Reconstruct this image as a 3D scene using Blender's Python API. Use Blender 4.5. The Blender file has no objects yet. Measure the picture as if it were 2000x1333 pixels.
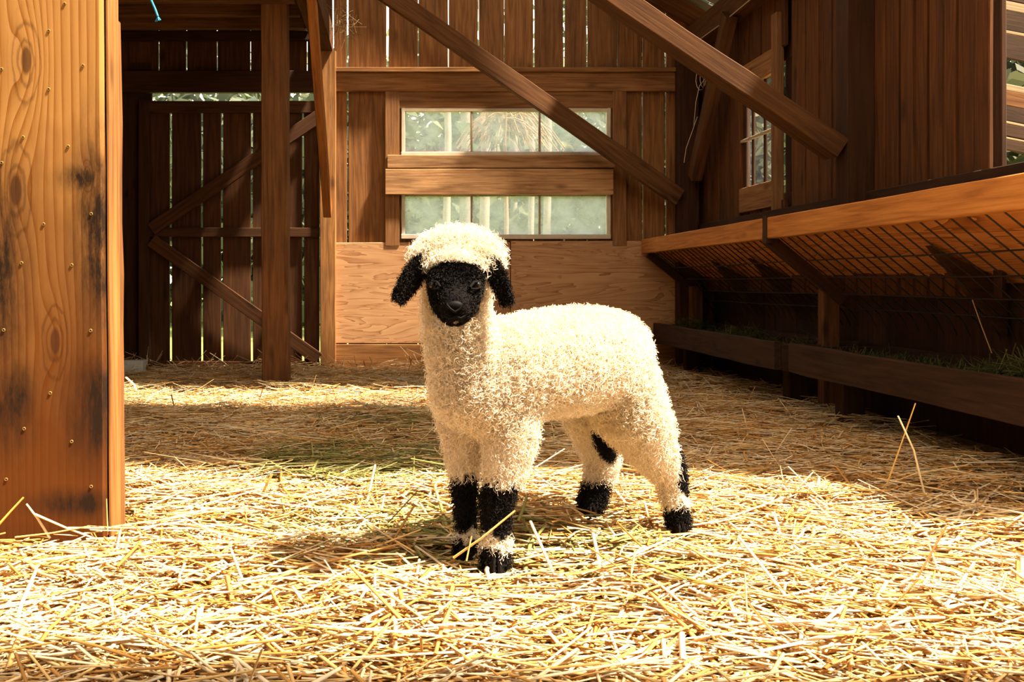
import bpy, math, random
import numpy as np
from mathutils import Vector, Matrix

S = bpy.context.scene
COL = S.collection
random.seed(7)
RNG = np.random.default_rng(11)

# ------------------------------------------------------------------ camera, sky, sun, exposure
F, CU, CV, CAMH = 1900.0, 775.0, 552.0, 0.55
cam_d = bpy.data.cameras.new('camera')
cam_d.sensor_width = 36.0
cam_d.lens = 36.0 * F / 2000.0
cam_d.shift_x = (1000.0 - CU) / 2000.0
cam_d.shift_y = -(666.5 - CV) / 2000.0
cam_d.clip_start = 0.02
cam_d.clip_end = 300
cam = bpy.data.objects.new('camera', cam_d)
COL.objects.link(cam)
cam.location = (0, 0, CAMH)
cam.rotation_euler = (math.radians(90), 0, 0)
S.camera = cam

SKY_STRENGTH = 1.9
SUN_STRENGTH = 18.0
S.view_settings.view_transform = 'Standard'
S.view_settings.look = 'None'
S.view_settings.gamma = 1.0
S.view_settings.exposure = 0.42
S.view_settings.use_curve_mapping = False
world = bpy.data.worlds.new('sky')
S.world = world
world.use_nodes = True
wn, wl = world.node_tree.nodes, world.node_tree.links
bg = wn['Background']
tcw = wn.new('ShaderNodeTexCoord')
sepw = wn.new('ShaderNodeSeparateXYZ')
wl.new(tcw.outputs['Generated'], sepw.inputs[0])
rw = wn.new('ShaderNodeValToRGB')
rw.color_ramp.elements[0].position = 0.0
rw.color_ramp.elements[0].color = (1.0, 0.90, 0.72, 1)
rw.color_ramp.elements[1].position = 0.7
rw.color_ramp.elements[1].color = (0.94, 0.90, 0.80, 1)
wl.new(sepw.outputs['Z'], rw.inputs[0])
wl.new(rw.outputs[0], bg.inputs['Color'])
bg.inputs['Strength'].default_value = SKY_STRENGTH

SUN_X, SUN_Y = 0.50, -0.16          # horizontal run per unit of height towards the sun
sun_d = bpy.data.lights.new('sun', 'SUN')
sun_d.energy = SUN_STRENGTH
sun_d.color = (1.0, 0.82, 0.62)
sun_d.angle = math.radians(3.6)
sun = bpy.data.objects.new('sun', sun_d)
COL.objects.link(sun)
sun.rotation_euler = Vector((SUN_X, SUN_Y, 1)).to_track_quat('Z', 'Y').to_euler()
sun.location = (4, -2, 8)

# ------------------------------------------------------------------ helpers
def P(u, v, D):
    return Vector(((u - CU) / F * D, D, CAMH + (CV - v) / F * D))

def PX(u, D):
    return (u - CU) / F * D

def PZ(v, D):
    return CAMH + (CV - v) / F * D

def parent_to(o, p):
    if p is not None:
        o.parent = p
        m = p.matrix_basis.copy()
        q = p
        while q.parent is not None:
            m = q.parent.matrix_basis @ q.matrix_parent_inverse @ m if q.parent.parent is None else m
            q = q.parent
        o.matrix_parent_inverse = m.inverted()

def tag(o, label=None, cat=None, group=None, kind=None):
    if label: o['label'] = label
    if cat: o['category'] = cat
    if group: o['group'] = group
    if kind: o['kind'] = kind
    return o

def empty(name, loc=(0, 0, 0), label=None, cat=None, group=None, kind=None):
    o = bpy.data.objects.new(name, None)
    o.empty_display_size = 0.05
    COL.objects.link(o)
    o.location = loc
    o.matrix_basis = Matrix.Translation(Vector(loc))
    return tag(o, label, cat, group, kind)

def link_mesh(name, me, mat, parent=None, M=None):
    if mat is not None and len(me.materials) == 0:
        me.materials.append(mat)
    o = bpy.data.objects.new(name, me)
    COL.objects.link(o)
    if M is not None:
        o.matrix_basis = M
    parent_to(o, parent)
    return o

def pymesh(name, V, Fc, mat, parent=None, M=None, smooth=False):
    me = bpy.data.meshes.new(name)
    me.from_pydata([tuple(v) for v in V], [], [tuple(f) for f in Fc])
    me.update()
    if smooth:
        me.polygons.foreach_set('use_smooth', [True] * len(me.polygons))
    return link_mesh(name, me, mat, parent, M)

def npmesh(name, V, Fc, mat, parent=None, col=None, smooth=False, M=None):
    """V (n,3) float, Fc (m,k) int with constant k, col (n,3) colours per vertex"""
    me = bpy.data.meshes.new(name)
    V = np.ascontiguousarray(V, dtype=np.float32)
    Fc = np.ascontiguousarray(Fc, dtype=np.int32)
    m, k = Fc.shape
    me.vertices.add(len(V))
    me.vertices.foreach_set('co', V.ravel())
    me.loops.add(m * k)
    me.loops.foreach_set('vertex_index', Fc.ravel())
    me.polygons.add(m)
    me.polygons.foreach_set('loop_start', np.arange(0, m * k, k, dtype=np.int32))
    me.polygons.foreach_set('loop_total', np.full(m, k, dtype=np.int32))
    if smooth:
        me.polygons.foreach_set('use_smooth', np.ones(m, dtype=bool))
    if col is not None:
        a = me.color_attributes.new('tint', 'FLOAT_COLOR', 'POINT')
        c4 = np.ones((len(V), 4), dtype=np.float32)
        c4[:, :3] = col
        a.data.foreach_set('color', c4.ravel())
    me.update(calc_edges=True)
    return link_mesh(name, me, mat, parent, M)

def board(name, p0, p1, w, t, mat, parent=None, side=(1, 0, 0), jit=0.0012, segs=5, label=None, bev=0.003):
    """plank from p0 to p1; w along 'side', t across; local x is the length (grain)"""
    p0, p1 = Vector(p0), Vector(p1)
    ax = (p1 - p0)
    L = ax.length
    ax.normalize()
    s = Vector(side)
    s = (s - ax * s.dot(ax)).normalized()
    n = ax.cross(s)
    M = Matrix.Identity(4)
    for i in range(3):
        M[i][0], M[i][1], M[i][2], M[i][3] = ax[i], s[i], n[i], (p0[i] + p1[i]) / 2
    V, Fc = [], []
    b = min(bev, w * 0.2, t * 0.2)
    for k in range(segs + 1):
        x = -L / 2 + L * k / segs
        j = [random.uniform(-jit, jit) for _ in range(4)]
        a0, a1 = -w / 2 + j[0], w / 2 + j[1]
        c0, c1 = -t / 2 + j[2] * .4, t / 2 + j[3] * .4
        V += [(x, a0 + b, c0), (x, a1 - b, c0), (x, a1, c0 + b), (x, a1, c1 - b),
              (x, a1 - b, c1), (x, a0 + b, c1), (x, a0, c1 - b), (x, a0, c0 + b)]
    for k in range(segs):
        for i in range(8):
            q = (i + 1) % 8
            Fc.append((k * 8 + i, (k + 1) * 8 + i, (k + 1) * 8 + q, k * 8 + q))
    Fc.append(tuple(range(8)))
    Fc.append(tuple(segs * 8 + i for i in range(7, -1, -1)))
    o = pymesh(name, V, Fc, mat, parent, M)
    if label: o['label'] = label
    return o

def sweep(paths, radii, sides=4, flat=1.0):
    """tubes along many paths at once. paths (n,k,3), radii (n,k) -> V, quads"""
    n, k, _ = paths.shape
    T = np.gradient(paths, axis=1)
    T /= np.linalg.norm(T, axis=2, keepdims=True) + 1e-9
    ref = np.zeros_like(T)
    ref[..., 2] = 1.0
    steep = np.abs(T[..., 2]) > 0.9
    ref[steep] = (1, 0, 0)
    A = np.cross(T, ref)
    A /= np.linalg.norm(A, axis=2, keepdims=True) + 1e-9
    B = np.cross(T, A)
    ang = np.arange(sides) * 2 * np.pi / sides
    ring = (A[:, :, None, :] * np.cos(ang)[None, None, :, None] + B[:, :, None, :] * (flat * np.sin(ang))[None, None, :, None])
    V = paths[:, :, None, :] + ring * radii[:, :, None, None]
    V = V.reshape(-1, 3)
    base = (np.arange(n) * k * sides)[:, None, None]
    kk = (np.arange(k - 1) * sides)[None, :, None]
    ii = np.arange(sides)[None, None, :]
    i2 = (np.arange(sides) + 1) % sides
    i2 = i2[None, None, :]
    q = np.stack([base + kk + ii, base + kk + i2, base + kk + sides + i2, base + kk + sides + ii], axis=-1)
    return V, q.reshape(-1, 4)

def tube(name, pts, r, mat, parent=None, sides=6, smooth=True, r1=None):
    pts = np.array([tuple(p) for p in pts], dtype=float)[None]
    k = pts.shape[1]
    rr = np.linspace(r, r if r1 is None else r1, k)[None]
    V, q = sweep(pts, rr, sides)
    return npmesh(name, V, q, mat, parent, smooth=smooth)

# ------------------------------------------------------------------ materials
def new_mat(name):
    m = bpy.data.materials.new(name)
    m.use_nodes = True
    nt = m.node_tree
    return m, nt, nt.nodes['Principled BSDF']

def node(nt, t, **kw):
    n = nt.nodes.new(t)
    for k, v in kw.items():
        setattr(n, k, v)
    return n

def math_n(nt, op, a, b=None):
    n = nt.nodes.new('ShaderNodeMath')
    n.operation = op
    for i, v in enumerate((a, b)):
        if v is None: continue
        if isinstance(v, (int, float)):
            n.inputs[i].default_value = v
        else:
            nt.links.new(v, n.inputs[i])
    return n.outputs[0]

def ramp(nt, fac, stops):
    r = nt.nodes.new('ShaderNodeValToRGB')
    while len(r.color_ramp.elements) < len(stops):
        r.color_ramp.elements.new(0.5)
    for e, (p, c) in zip(r.color_ramp.elements, stops):
        e.position = p
        e.color = (*c, 1) if len(c) == 3 else c
    nt.links.new(fac, r.inputs[0])
    return r.outputs[0]

def mixc(nt, fac, a, b, blend='MIX'):
    m = nt.nodes.new('ShaderNodeMix')
    m.data_type = 'RGBA'
    m.blend_type = blend
    for s, v in ((0, fac), (6, a), (7, b)):
        if isinstance(v, (int, float)):
            m.inputs[s].default_value = v
        elif isinstance(v, tuple):
            m.inputs[s].default_value = (*v, 1)
        else:
            nt.links.new(v, m.inputs[s])
    return m.outputs[2]

def noise(nt, vec, scale, detail=4, rough=0.55, dist=0.0):
    n = nt.nodes.new('ShaderNodeTexNoise')
    n.inputs['Scale'].default_value = scale
    n.inputs['Detail'].default_value = detail
    n.inputs['Roughness'].default_value = rough
    n.inputs['Distortion'].default_value = dist
    nt.links.new(vec, n.inputs['Vector'])
    return n.outputs['Fac']

def mapping(nt, vec, scale=(1, 1, 1), loc=(0, 0, 0)):
    m = nt.nodes.new('ShaderNodeMapping')
    m.inputs['Scale'].default_value = scale
    m.inputs['Location'].default_value = loc
    nt.links.new(vec, m.inputs['Vector'])
    return m.outputs[0]

def obj_coord(nt, spread=40.0):
    tc = nt.nodes.new('ShaderNodeTexCoord')
    oi = nt.nodes.new('ShaderNodeObjectInfo')
    off = math_n(nt, 'MULTIPLY', oi.outputs['Random'], spread)
    v = nt.nodes.new('ShaderNodeVectorMath')
    v.operation = 'ADD'
    nt.links.new(tc.outputs['Object'], v.inputs[0])
    nt.links.new(off, v.inputs[1])
    return v.outputs[0], oi.outputs['Random'], tc.outputs['Object']

def bump(nt, bsdf, h, strength=0.3, dist=0.003):
    b = nt.nodes.new('ShaderNodeBump')
    b.inputs['Strength'].default_value = strength
    b.inputs['Distance'].default_value = dist
    nt.links.new(h, b.inputs['Height'])
    nt.links.new(b.outputs[0], bsdf.inputs['Normal'])

def wood(name, light, mid, dark, stain=0.35, rough=0.8, stain_col=(0.05, 0.025, 0.012), vary=0.35, grain=1.0):
    m, nt, b = new_mat(name)
    vec, rnd, raw = obj_coord(nt)
    g1 = noise(nt, mapping(nt, vec, (1.3, 26 * grain, 26 * grain)), 2.0, 5, 0.6, 0.6)
    warp = noise(nt, mapping(nt, vec, (0.55, 7, 7)), 1.6, 2, 0.5)
    lines = math_n(nt, 'PINGPONG', math_n(nt, 'MULTIPLY', warp, 16.0), 1.0)
    fine = noise(nt, mapping(nt, vec, (3, 90, 90)), 2.0, 3, 0.7)
    f = math_n(nt, 'ADD', math_n(nt, 'MULTIPLY', g1, 0.62), math_n(nt, 'MULTIPLY', lines, 0.13))
    f = math_n(nt, 'ADD', f, math_n(nt, 'MULTIPLY', fine, 0.25))
    c = ramp(nt, f, [(0.31, dark), (0.5, mid), (0.70, light)])
    kv = nt.nodes.new('ShaderNodeTexVoronoi')
    kv.inputs['Scale'].default_value = 1.0
    nt.links.new(mapping(nt, vec, (2.6, 7, 7)), kv.inputs['Vector'])
    kf = ramp(nt, kv.outputs['Distance'], [(0.05, (1, 1, 1)), (0.16, (0, 0, 0))])
    c = mixc(nt, math_n(nt, 'MULTIPLY', kf, 0.7), c, tuple(x * .35 for x in dark))
    v = math_n(nt, 'ADD', math_n(nt, 'MULTIPLY', rnd, vary), 1.0 - vary * 0.5)
    hsv = nt.nodes.new('ShaderNodeHueSaturation')
    nt.links.new(c, hsv.inputs['Color'])
    nt.links.new(v, hsv.inputs['Value'])
    st = noise(nt, mapping(nt, vec, (1.2, 3.2, 3.2)), 2.2, 4, 0.6)
    sf = ramp(nt, st, [(0.50, (0, 0, 0)), (0.72, (1, 1, 1))])
    sf = math_n(nt, 'MULTIPLY', sf, stain)
    out = mixc(nt, sf, hsv.outputs[0], stain_col)
    nt.links.new(out, b.inputs['Base Color'])
    b.inputs['Roughness'].default_value = rough
    b.inputs['Specular IOR Level'].default_value = 0.25
    bump(nt, b, f, 0.35, 0.004)
    return m

def plywood(name, light, mid, dark, freq=9.0, scale=(0.8, 6.5, 6.5)):
    m, nt, b = new_mat(name)
    vec, rnd, raw = obj_coord(nt)
    n1 = noise(nt, mapping(nt, vec, scale), 1.5, 3, 0.55, 0.9)
    band = math_n(nt, 'FRACT', math_n(nt, 'MULTIPLY', n1, freq))
    n2 = noise(nt, mapping(nt, vec, (2, 40, 40)), 2.0, 4, 0.6)
    f = math_n(nt, 'ADD', math_n(nt, 'MULTIPLY', band, 0.65), math_n(nt, 'MULTIPLY', n2, 0.35))
    c = ramp(nt, f, [(0.2, light), (0.66, mid), (0.84, dark)])
    vor = nt.nodes.new('ShaderNodeTexVoronoi')
    vor.inputs['Scale'].default_value = 5.5
    nt.links.new(vec, vor.inputs['Vector'])
    kf = ramp(nt, vor.outputs['Distance'], [(0.02, (1, 1, 1)), (0.10, (0, 0, 0))])
    c = mixc(nt, math_n(nt, 'MULTIPLY', kf, 0.55), c, (0.16, 0.07, 0.03))
    st = noise(nt, vec, 1.8, 4, 0.6)
    sf = ramp(nt, st, [(0.5, (0, 0, 0)), (0.75, (1, 1, 1))])
    c = mixc(nt, math_n(nt, 'MULTIPLY', sf, 0.4), c, (0.20, 0.08, 0.03))
    nt.links.new(c, b.inputs['Base Color'])
    b.inputs['Roughness'].default_value = 0.75
    b.inputs['Specular IOR Level'].default_value = 0.25
    bump(nt, b, f, 0.15, 0.002)
    return m

def plain(name, col, rough=0.7, metal=0.0, var=0.15, nscale=30, spec=0.3):
    m, nt, b = new_mat(name)
    vec, rnd, raw = obj_coord(nt)
    n = noise(nt, vec, nscale, 4)
    c = mixc(nt, n, tuple(x * (1 - var) for x in col), tuple(min(1, x * (1 + var)) for x in col))
    nt.links.new(c, b.inputs['Base Color'])
    b.inputs['Roughness'].default_value = rough
    b.inputs['Metallic'].default_value = metal
    b.inputs['Specular IOR Level'].default_value = spec
    return m

def tinted(name, rough=0.7, translucent=0.0, gain=1.0, spec=0.25):
    m, nt, b = new_mat(name)
    a = node(nt, 'ShaderNodeVertexColor', layer_name='tint')
    nt.links.new(a.outputs[0], b.inputs['Base Color'])
    b.inputs['Roughness'].default_value = rough
    b.inputs['Specular IOR Level'].default_value = spec
    if translucent > 0:
        tr = nt.nodes.new('ShaderNodeBsdfTranslucent')
        nt.links.new(a.outputs[0], tr.inputs[0])
        mx = nt.nodes.new('ShaderNodeMixShader')
        mx.inputs[0].default_value = translucent
        nt.links.new(b.outputs[0], mx.inputs[1])
        nt.links.new(tr.outputs[0], mx.inputs[2])
        nt.links.new(mx.outputs[0], nt.nodes['Material Output'].inputs['Surface'])
    return m

M_BARN = wood('barn_board', (0.3433, 0.1632, 0.05322), (0.2395, 0.1041, 0.03193), (0.1197, 0.04582, 0.01331), 0.45)
M_DOORB = wood('door_board', (0.1228, 0.05077, 0.01571), (0.08182, 0.03073, 0.008767), (0.04093, 0.01336, 0.003637), 0.5)
M_TRIM = wood('window_trim_wood', (0.3726, 0.1911, 0.0702), (0.2673, 0.1212, 0.0432), (0.1377, 0.05513, 0.01836), 0.35)
M_RAIL = wood('rail_wood', (0.405, 0.2058, 0.0648), (0.2916, 0.1323, 0.0405), (0.1377, 0.05513, 0.0162), 0.45)
M_MIDRAIL = wood('window_rail_wood', (0.58, 0.34, 0.16), (0.42, 0.23, 0.10), (0.20, 0.09, 0.036), 0.45)
M_BEAM = wood('beam_wood', (0.1656, 0.07425, 0.02273), (0.1159, 0.04773, 0.01364), (0.05797, 0.02051, 0.005683), 0.4)
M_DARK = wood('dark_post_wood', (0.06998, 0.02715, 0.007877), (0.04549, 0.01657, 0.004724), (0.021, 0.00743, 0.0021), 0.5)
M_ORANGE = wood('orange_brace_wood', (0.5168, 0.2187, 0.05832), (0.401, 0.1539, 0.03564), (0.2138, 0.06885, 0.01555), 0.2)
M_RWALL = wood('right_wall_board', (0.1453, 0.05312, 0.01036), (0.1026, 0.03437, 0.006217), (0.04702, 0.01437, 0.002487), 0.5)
M_FASCIA = wood('feeder_rail_wood', (0.627, 0.266, 0.0646), (0.5016, 0.1947, 0.0418), (0.3135, 0.1092, 0.0228), 0.15, vary=0.1)
M_TROUGH = wood('trough_wood', (0.06552, 0.03003, 0.01229), (0.04368, 0.01911, 0.007644), (0.01911, 0.00819, 0.003276), 0.5)
M_MIDPOST = wood('mid_post_wood', (0.1806, 0.08197, 0.02657), (0.1222, 0.05063, 0.01524), (0.05845, 0.0217, 0.006376), 0.55)
M_PLY = plywood('plywood_wall', (0.60, 0.35, 0.17), (0.50, 0.27, 0.125), (0.33, 0.15, 0.06))
M_FEEDPLY = plywood('feeder_plywood', (0.72, 0.30, 0.09), (0.56, 0.20, 0.05), (0.26, 0.075, 0.018), 10, (0.5, 4.5, 4.5))
M_WHITE = plain('chalky_white_paint', (0.62, 0.54, 0.40), 0.7, var=0.25, nscale=14)
M_MUNTIN = plain('muntin_paint', (0.40, 0.33, 0.22), 0.7, var=0.3, nscale=20)
M_WIRE = plain('wire_steel', (0.045, 0.04, 0.035), 0.5, 0.6)
M_BRASS = plain('brass_screw', (0.42, 0.30, 0.10), 0.45, 0.5)
M_SLOT = plain('screw_recess', (0.05, 0.035, 0.015), 0.7)
M_TIN = plain('roof_tin', (0.30, 0.27, 0.22), 0.5, 0.4)
M_BLUE = plain('blue_twine', (0.03, 0.34, 0.60), 0.5)
M_STRING = plain('white_string', (0.62, 0.50, 0.36), 0.6)
M_BLOCK = plain('pale_stone', (0.62, 0.66, 0.64), 0.8, var=0.35, nscale=60)
M_BARK = plain('pale_bark', (0.36, 0.31, 0.26), 0.8, var=0.35, nscale=6)
M_STRAW = tinted('straw', 0.55, 0.12)
M_HAY = tinted('hay', 0.7, 0.1)
M_LEAF = tinted('leaf', 0.6, 0.35)
M_WOOL = tinted('wool', 0.9, 0.22, spec=0.1)
M_BLACKWOOL = tinted('black_wool', 0.65, 0.0, spec=0.08)

def ground_mat():
    m, nt, b = new_mat('bedding_ground')
    tc = nt.nodes.new('ShaderNodeTexCoord')
    n1 = noise(nt, mapping(nt, tc.outputs['Object'], (8, 40, 1)), 4.0, 6, 0.7)
    n2 = noise(nt, mapping(nt, tc.outputs['Object'], (40, 10, 1)), 4.0, 6, 0.7, 0.5)
    f = math_n(nt, 'MAXIMUM', n1, n2)
    c = ramp(nt, f, [(0.42, (0.10, 0.05, 0.014)), (0.58, (0.38, 0.21, 0.06)), (0.72, (0.70, 0.45, 0.17))])
    g = noise(nt, tc.outputs['Object'], 2.4, 3)
    gf = ramp(nt, g, [(0.55, (0, 0, 0)), (0.68, (1, 1, 1))])
    c = mixc(nt, math_n(nt, 'MULTIPLY', gf, 0.55), c, (0.09, 0.11, 0.03))
    nt.links.new(c, b.inputs['Base Color'])
    b.inputs['Roughness'].default_value = 0.9
    bump(nt, b, f, 0.8, 0.02)
    return m

def glass_mat(lo=0.13, hi=0.42):
    m, nt, b = new_mat('dusty_glass')
    tc = nt.nodes.new('ShaderNodeTexCoord')
    oi = nt.nodes.new('ShaderNodeObjectInfo')
    n = noise(nt, tc.outputs['Object'], 7.0, 5, 0.65)
    f = ramp(nt, n, [(0.3, (lo, lo, lo)), (0.75, (hi, hi, hi))])
    f = math_n(nt, 'ADD', f, math_n(nt, 'MULTIPLY', oi.outputs['Random'], 0.16 * hi if hi > 0.1 else 0.0))
    tr = nt.nodes.new('ShaderNodeBsdfTransparent')
    tl = nt.nodes.new('ShaderNodeBsdfTranslucent')
    tl.inputs[0].default_value = (0.78, 0.86, 0.96, 1)
    gl = nt.nodes.new('ShaderNodeBsdfGlossy')
    gl.inputs['Roughness'].default_value = 0.15
    m1 = nt.nodes.new('ShaderNodeMixShader')
    nt.links.new(f, m1.inputs[0])
    nt.links.new(tr.outputs[0], m1.inputs[1])
    nt.links.new(tl.outputs[0], m1.inputs[2])
    m2 = nt.nodes.new('ShaderNodeMixShader')
    m2.inputs[0].default_value = 0.015
    nt.links.new(m1.outputs[0], m2.inputs[1])
    nt.links.new(gl.outputs[0], m2.inputs[2])
    nt.links.new(m2.outputs[0], nt.nodes['Material Output'].inputs['Surface'])
    return m

def post_mat():
    """big near timber: long grain bent round a few knots, with scorched dark patches"""
    m, nt, b = new_mat('knotty_post_wood')
    tc = nt.nodes.new('ShaderNodeTexCoord')
    sep = nt.nodes.new('ShaderNodeSeparateXYZ')
    nt.links.new(tc.outputs['Object'], sep.inputs[0])
    x, y = sep.outputs['X'], sep.outputs['Y']
    disp, core, ringd = None, None, None
    for kx, ky, r, a in POST_KNOTS:
        dx = math_n(nt, 'MULTIPLY', math_n(nt, 'SUBTRACT', x, kx), 0.36)
        dy = math_n(nt, 'SUBTRACT', y, ky)
        d2 = math_n(nt, 'ADD', math_n(nt, 'MULTIPLY', dx, dx), math_n(nt, 'MULTIPLY', dy, dy))
        g = math_n(nt, 'EXPONENT', math_n(nt, 'MULTIPLY', d2, -1.0 / (r * r)))
        ga = math_n(nt, 'MULTIPLY', g, a)
        disp = ga if disp is None else math_n(nt, 'ADD', disp, ga)
        ringd = g if ringd is None else math_n(nt, 'ADD', ringd, g)
        g2 = math_n(nt, 'EXPONENT', math_n(nt, 'MULTIPLY', d2, -9.0 / (r * r)))
        core = g2 if core is None else math_n(nt, 'ADD', core, g2)
    warp = noise(nt, mapping(nt, tc.outputs['Object'], (0.35, 4, 4), (3, 1, 0)), 1.5, 3, 0.5)
    ph = math_n(nt, 'ADD', math_n(nt, 'MULTIPLY', y, 58.0), math_n(nt, 'ADD', disp, math_n(nt, 'MULTIPLY', warp, 2.6)))
    fr = math_n(nt, 'FRACT', ph)
    fine = noise(nt, mapping(nt, tc.outputs['Object'], (2.0, 60, 60)), 2.0, 5, 0.65)
    f = math_n(nt, 'ADD', math_n(nt, 'MULTIPLY', fr, 0.55), math_n(nt, 'MULTIPLY', fine, 0.45))
    c = ramp(nt, f, [(0.12, (0.45, 0.24, 0.08)), (0.55, (0.36, 0.18, 0.05)), (0.74, (0.27, 0.11, 0.020)), (0.95, (0.20, 0.07, 0.010))])
    # redder, darker wood towards the foot of the post
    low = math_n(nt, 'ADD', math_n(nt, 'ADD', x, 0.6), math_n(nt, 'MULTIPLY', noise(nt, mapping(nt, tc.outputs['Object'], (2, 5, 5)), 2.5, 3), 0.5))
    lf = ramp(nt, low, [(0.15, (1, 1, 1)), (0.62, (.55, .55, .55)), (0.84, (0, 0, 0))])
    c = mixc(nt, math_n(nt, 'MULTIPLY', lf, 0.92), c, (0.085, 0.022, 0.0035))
    core = ramp(nt, core, [(0.35, (0, 0, 0)), (0.6, (1, 1, 1))])
    c = mixc(nt, math_n(nt, 'MULTIPLY', core, 0.75), c, (0.05, 0.018, 0.008))
    ringv = math_n(nt, 'PINGPONG', math_n(nt, 'ADD', math_n(nt, 'MULTIPLY', ringd, 7.0), math_n(nt, 'MULTIPLY', noise(nt, mapping(nt, tc.outputs['Object'], (8, 24, 24)), 2.0, 4), 2.6)), 1.0)
    rf = math_n(nt, 'MULTIPLY', ramp(nt, ringd, [(0.22, (0, 0, 0)), (0.55, (1, 1, 1))]), ramp(nt, ringv, [(0.55, (0, 0, 0)), (0.9, (1, 1, 1))]))
    c = mixc(nt, math_n(nt, 'MULTIPLY', rf, 0.42), c, (0.045, 0.014, 0.005))
    burn = None
    for kx, ky, rx, ry in POST_BURNS:
        dx = math_n(nt, 'MULTIPLY', math_n(nt, 'SUBTRACT', x, kx), 1.0 / rx)
        dy = math_n(nt, 'MULTIPLY', math_n(nt, 'SUBTRACT', y, ky), 1.0 / ry)
        g = math_n(nt, 'EXPONENT', math_n(nt, 'MULTIPLY', math_n(nt, 'ADD', math_n(nt, 'MULTIPLY', dx, dx), math_n(nt, 'MULTIPLY', dy, dy)), -1.0))
        burn = g if burn is None else math_n(nt, 'MAXIMUM', burn, g)
    bn = noise(nt, mapping(nt, tc.outputs['Object'], (5, 18, 18)), 2.0, 6, 0.75)
    bf = math_n(nt, 'MULTIPLY', burn, math_n(nt, 'MULTIPLY', math_n(nt, 'SUBTRACT', bn, 0.14), 2.6))
    bf = ramp(nt, bf, [(0.08, (0, 0, 0)), (0.95, (1, 1, 1))])
    c = mixc(nt, math_n(nt, 'MULTIPLY', bf, 1.0), c, (0.022, 0.012, 0.007))
    nt.links.new(c, b.inputs['Base Color'])
    b.inputs['Roughness'].default_value = 0.75
    b.inputs['Specular IOR Level'].default_value = 0.08
    bump(nt, b, f, 0.25, 0.003)
    return m

M_GROUND = ground_mat()
M_GLASS = glass_mat()
M_GLASS2 = glass_mat(0.004, 0.018)

M_FILL_SHEET, _nt, _b = new_mat('added_fill_sheet')  # translucent roof sheet added as a soft fill light, out of view
_tl = _nt.nodes.new('ShaderNodeBsdfTranslucent')
_tl.inputs[0].default_value = (0.37, 0.235, 0.09, 1)
_ad = _nt.nodes.new('ShaderNodeMixShader')
_ad.inputs[0].default_value = 0.15
_b.inputs['Base Color'].default_value = (.4, .3, .15, 1)
_nt.links.new(_tl.outputs[0], _ad.inputs[1])
_nt.links.new(_b.outputs[0], _ad.inputs[2])
_nt.links.new(_ad.outputs[0], _nt.nodes['Material Output'].inputs['Surface'])

def roof_z(x):
    return 2.27 + 0.55 * (2.0 - x)

# ------------------------------------------------------------------ setting: floor and ground
BACK = 6.41
def floor_h(x, y):
    return 0.010 * np.sin(x * 3.1 + 1.0) * np.cos(y * 2.7) + 0.006 * np.sin(x * 7.3 + y * 5.1)

gx = np.linspace(-2.1, 2.3, 60)
gy = np.linspace(-0.6, 6.5, 90)
GX, GY = np.meshgrid(gx, gy)
GZ = floor_h(GX, GY) - 0.022
V = np.stack([GX, GY, GZ], -1).reshape(-1, 3)
ii = np.arange(59)[None, :] + np.arange(89)[:, None] * 60
q = np.stack([ii, ii + 1, ii + 61, ii + 60], -1).reshape(-1, 4)
tag(npmesh('floor', V, q, M_GROUND, smooth=True), 'straw covered barn floor', kind='structure')
M_GRASS = plain('meadow', (0.20, 0.24, 0.06), 0.9, var=0.5, nscale=3)
M_YARD = plain('yard_dirt', (0.34, 0.25, 0.13), 0.9, var=0.3, nscale=4)
tag(pymesh('ground', [(-60, 6.46, -.06), (60, 6.46, -.06), (60, 90, -.06), (-60, 90, -.06)], [(0, 1, 2, 3)], M_GRASS), 'green meadow behind the barn', kind='structure')
tag(pymesh('ground_yard', [(-30, -30, -.06), (30, -30, -.06), (30, 6.44, -.06), (-30, 6.44, -.06)], [(0, 1, 2, 3)], M_YARD), 'bare yard around the barn', kind='structure')

# ------------------------------------------------------------------ back wall
wall_back = empty('wall_back', (0, BACK, 0), 'back wall of upright boards with daylight in the gaps', kind='structure')
D = BACK
edges = [652, 679, 757, 817, 876, 935, 985, 1043, 1102, 1147, 1206, 1255, 1300, 1350, 1400]
gapw = {679: 3.2, 757: 4.6, 817: 2.2, 876: 2.4, 935: 3.6, 985: 1.6, 1043: 3.2, 1102: 3.6, 1147: 3.0, 1206: 1.4, 1255: 2.6, 1300: 3.4}
for i in range(len(edges) - 1):
    a, b = edges[i], edges[i + 1]
    x0 = PX(a + gapw.get(a, 0.5) / 2, D)
    x1 = PX(b - gapw.get(b, 0.5) / 2, D)
    xm, w = (x0 + x1) / 2, x1 - x0
    top = roof_z(xm) - 0.02
    segs = [(0.0, top)]
    if 752 < (a + b) / 2 < 1228:
        segs = [(PZ(205, D), top), (0.0, PZ(463, D))]
    for z0, z1 in segs:
        board('board', (xm, D + .013, z0 - (.08 if z0 == 0 else 0)), (xm, D + .013, z1), w, 0.024, M_BARN, wall_back, (1, 0, 0), jit=0.0016, segs=9)
# cheeks beside and below the window
board('board', (PX(1215, D), D + .013, 0), (PX(1215, D), D + .013, PZ(210, D)), PX(1254, D) - PX(1198, D) - .03, 0.022, M_BARN, wall_back)
board('board', (PX(770, D), D + .013, 0), (PX(770, D), D + .013, PZ(210, D)), .10, 0.022, M_BARN, wall_back)
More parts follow.
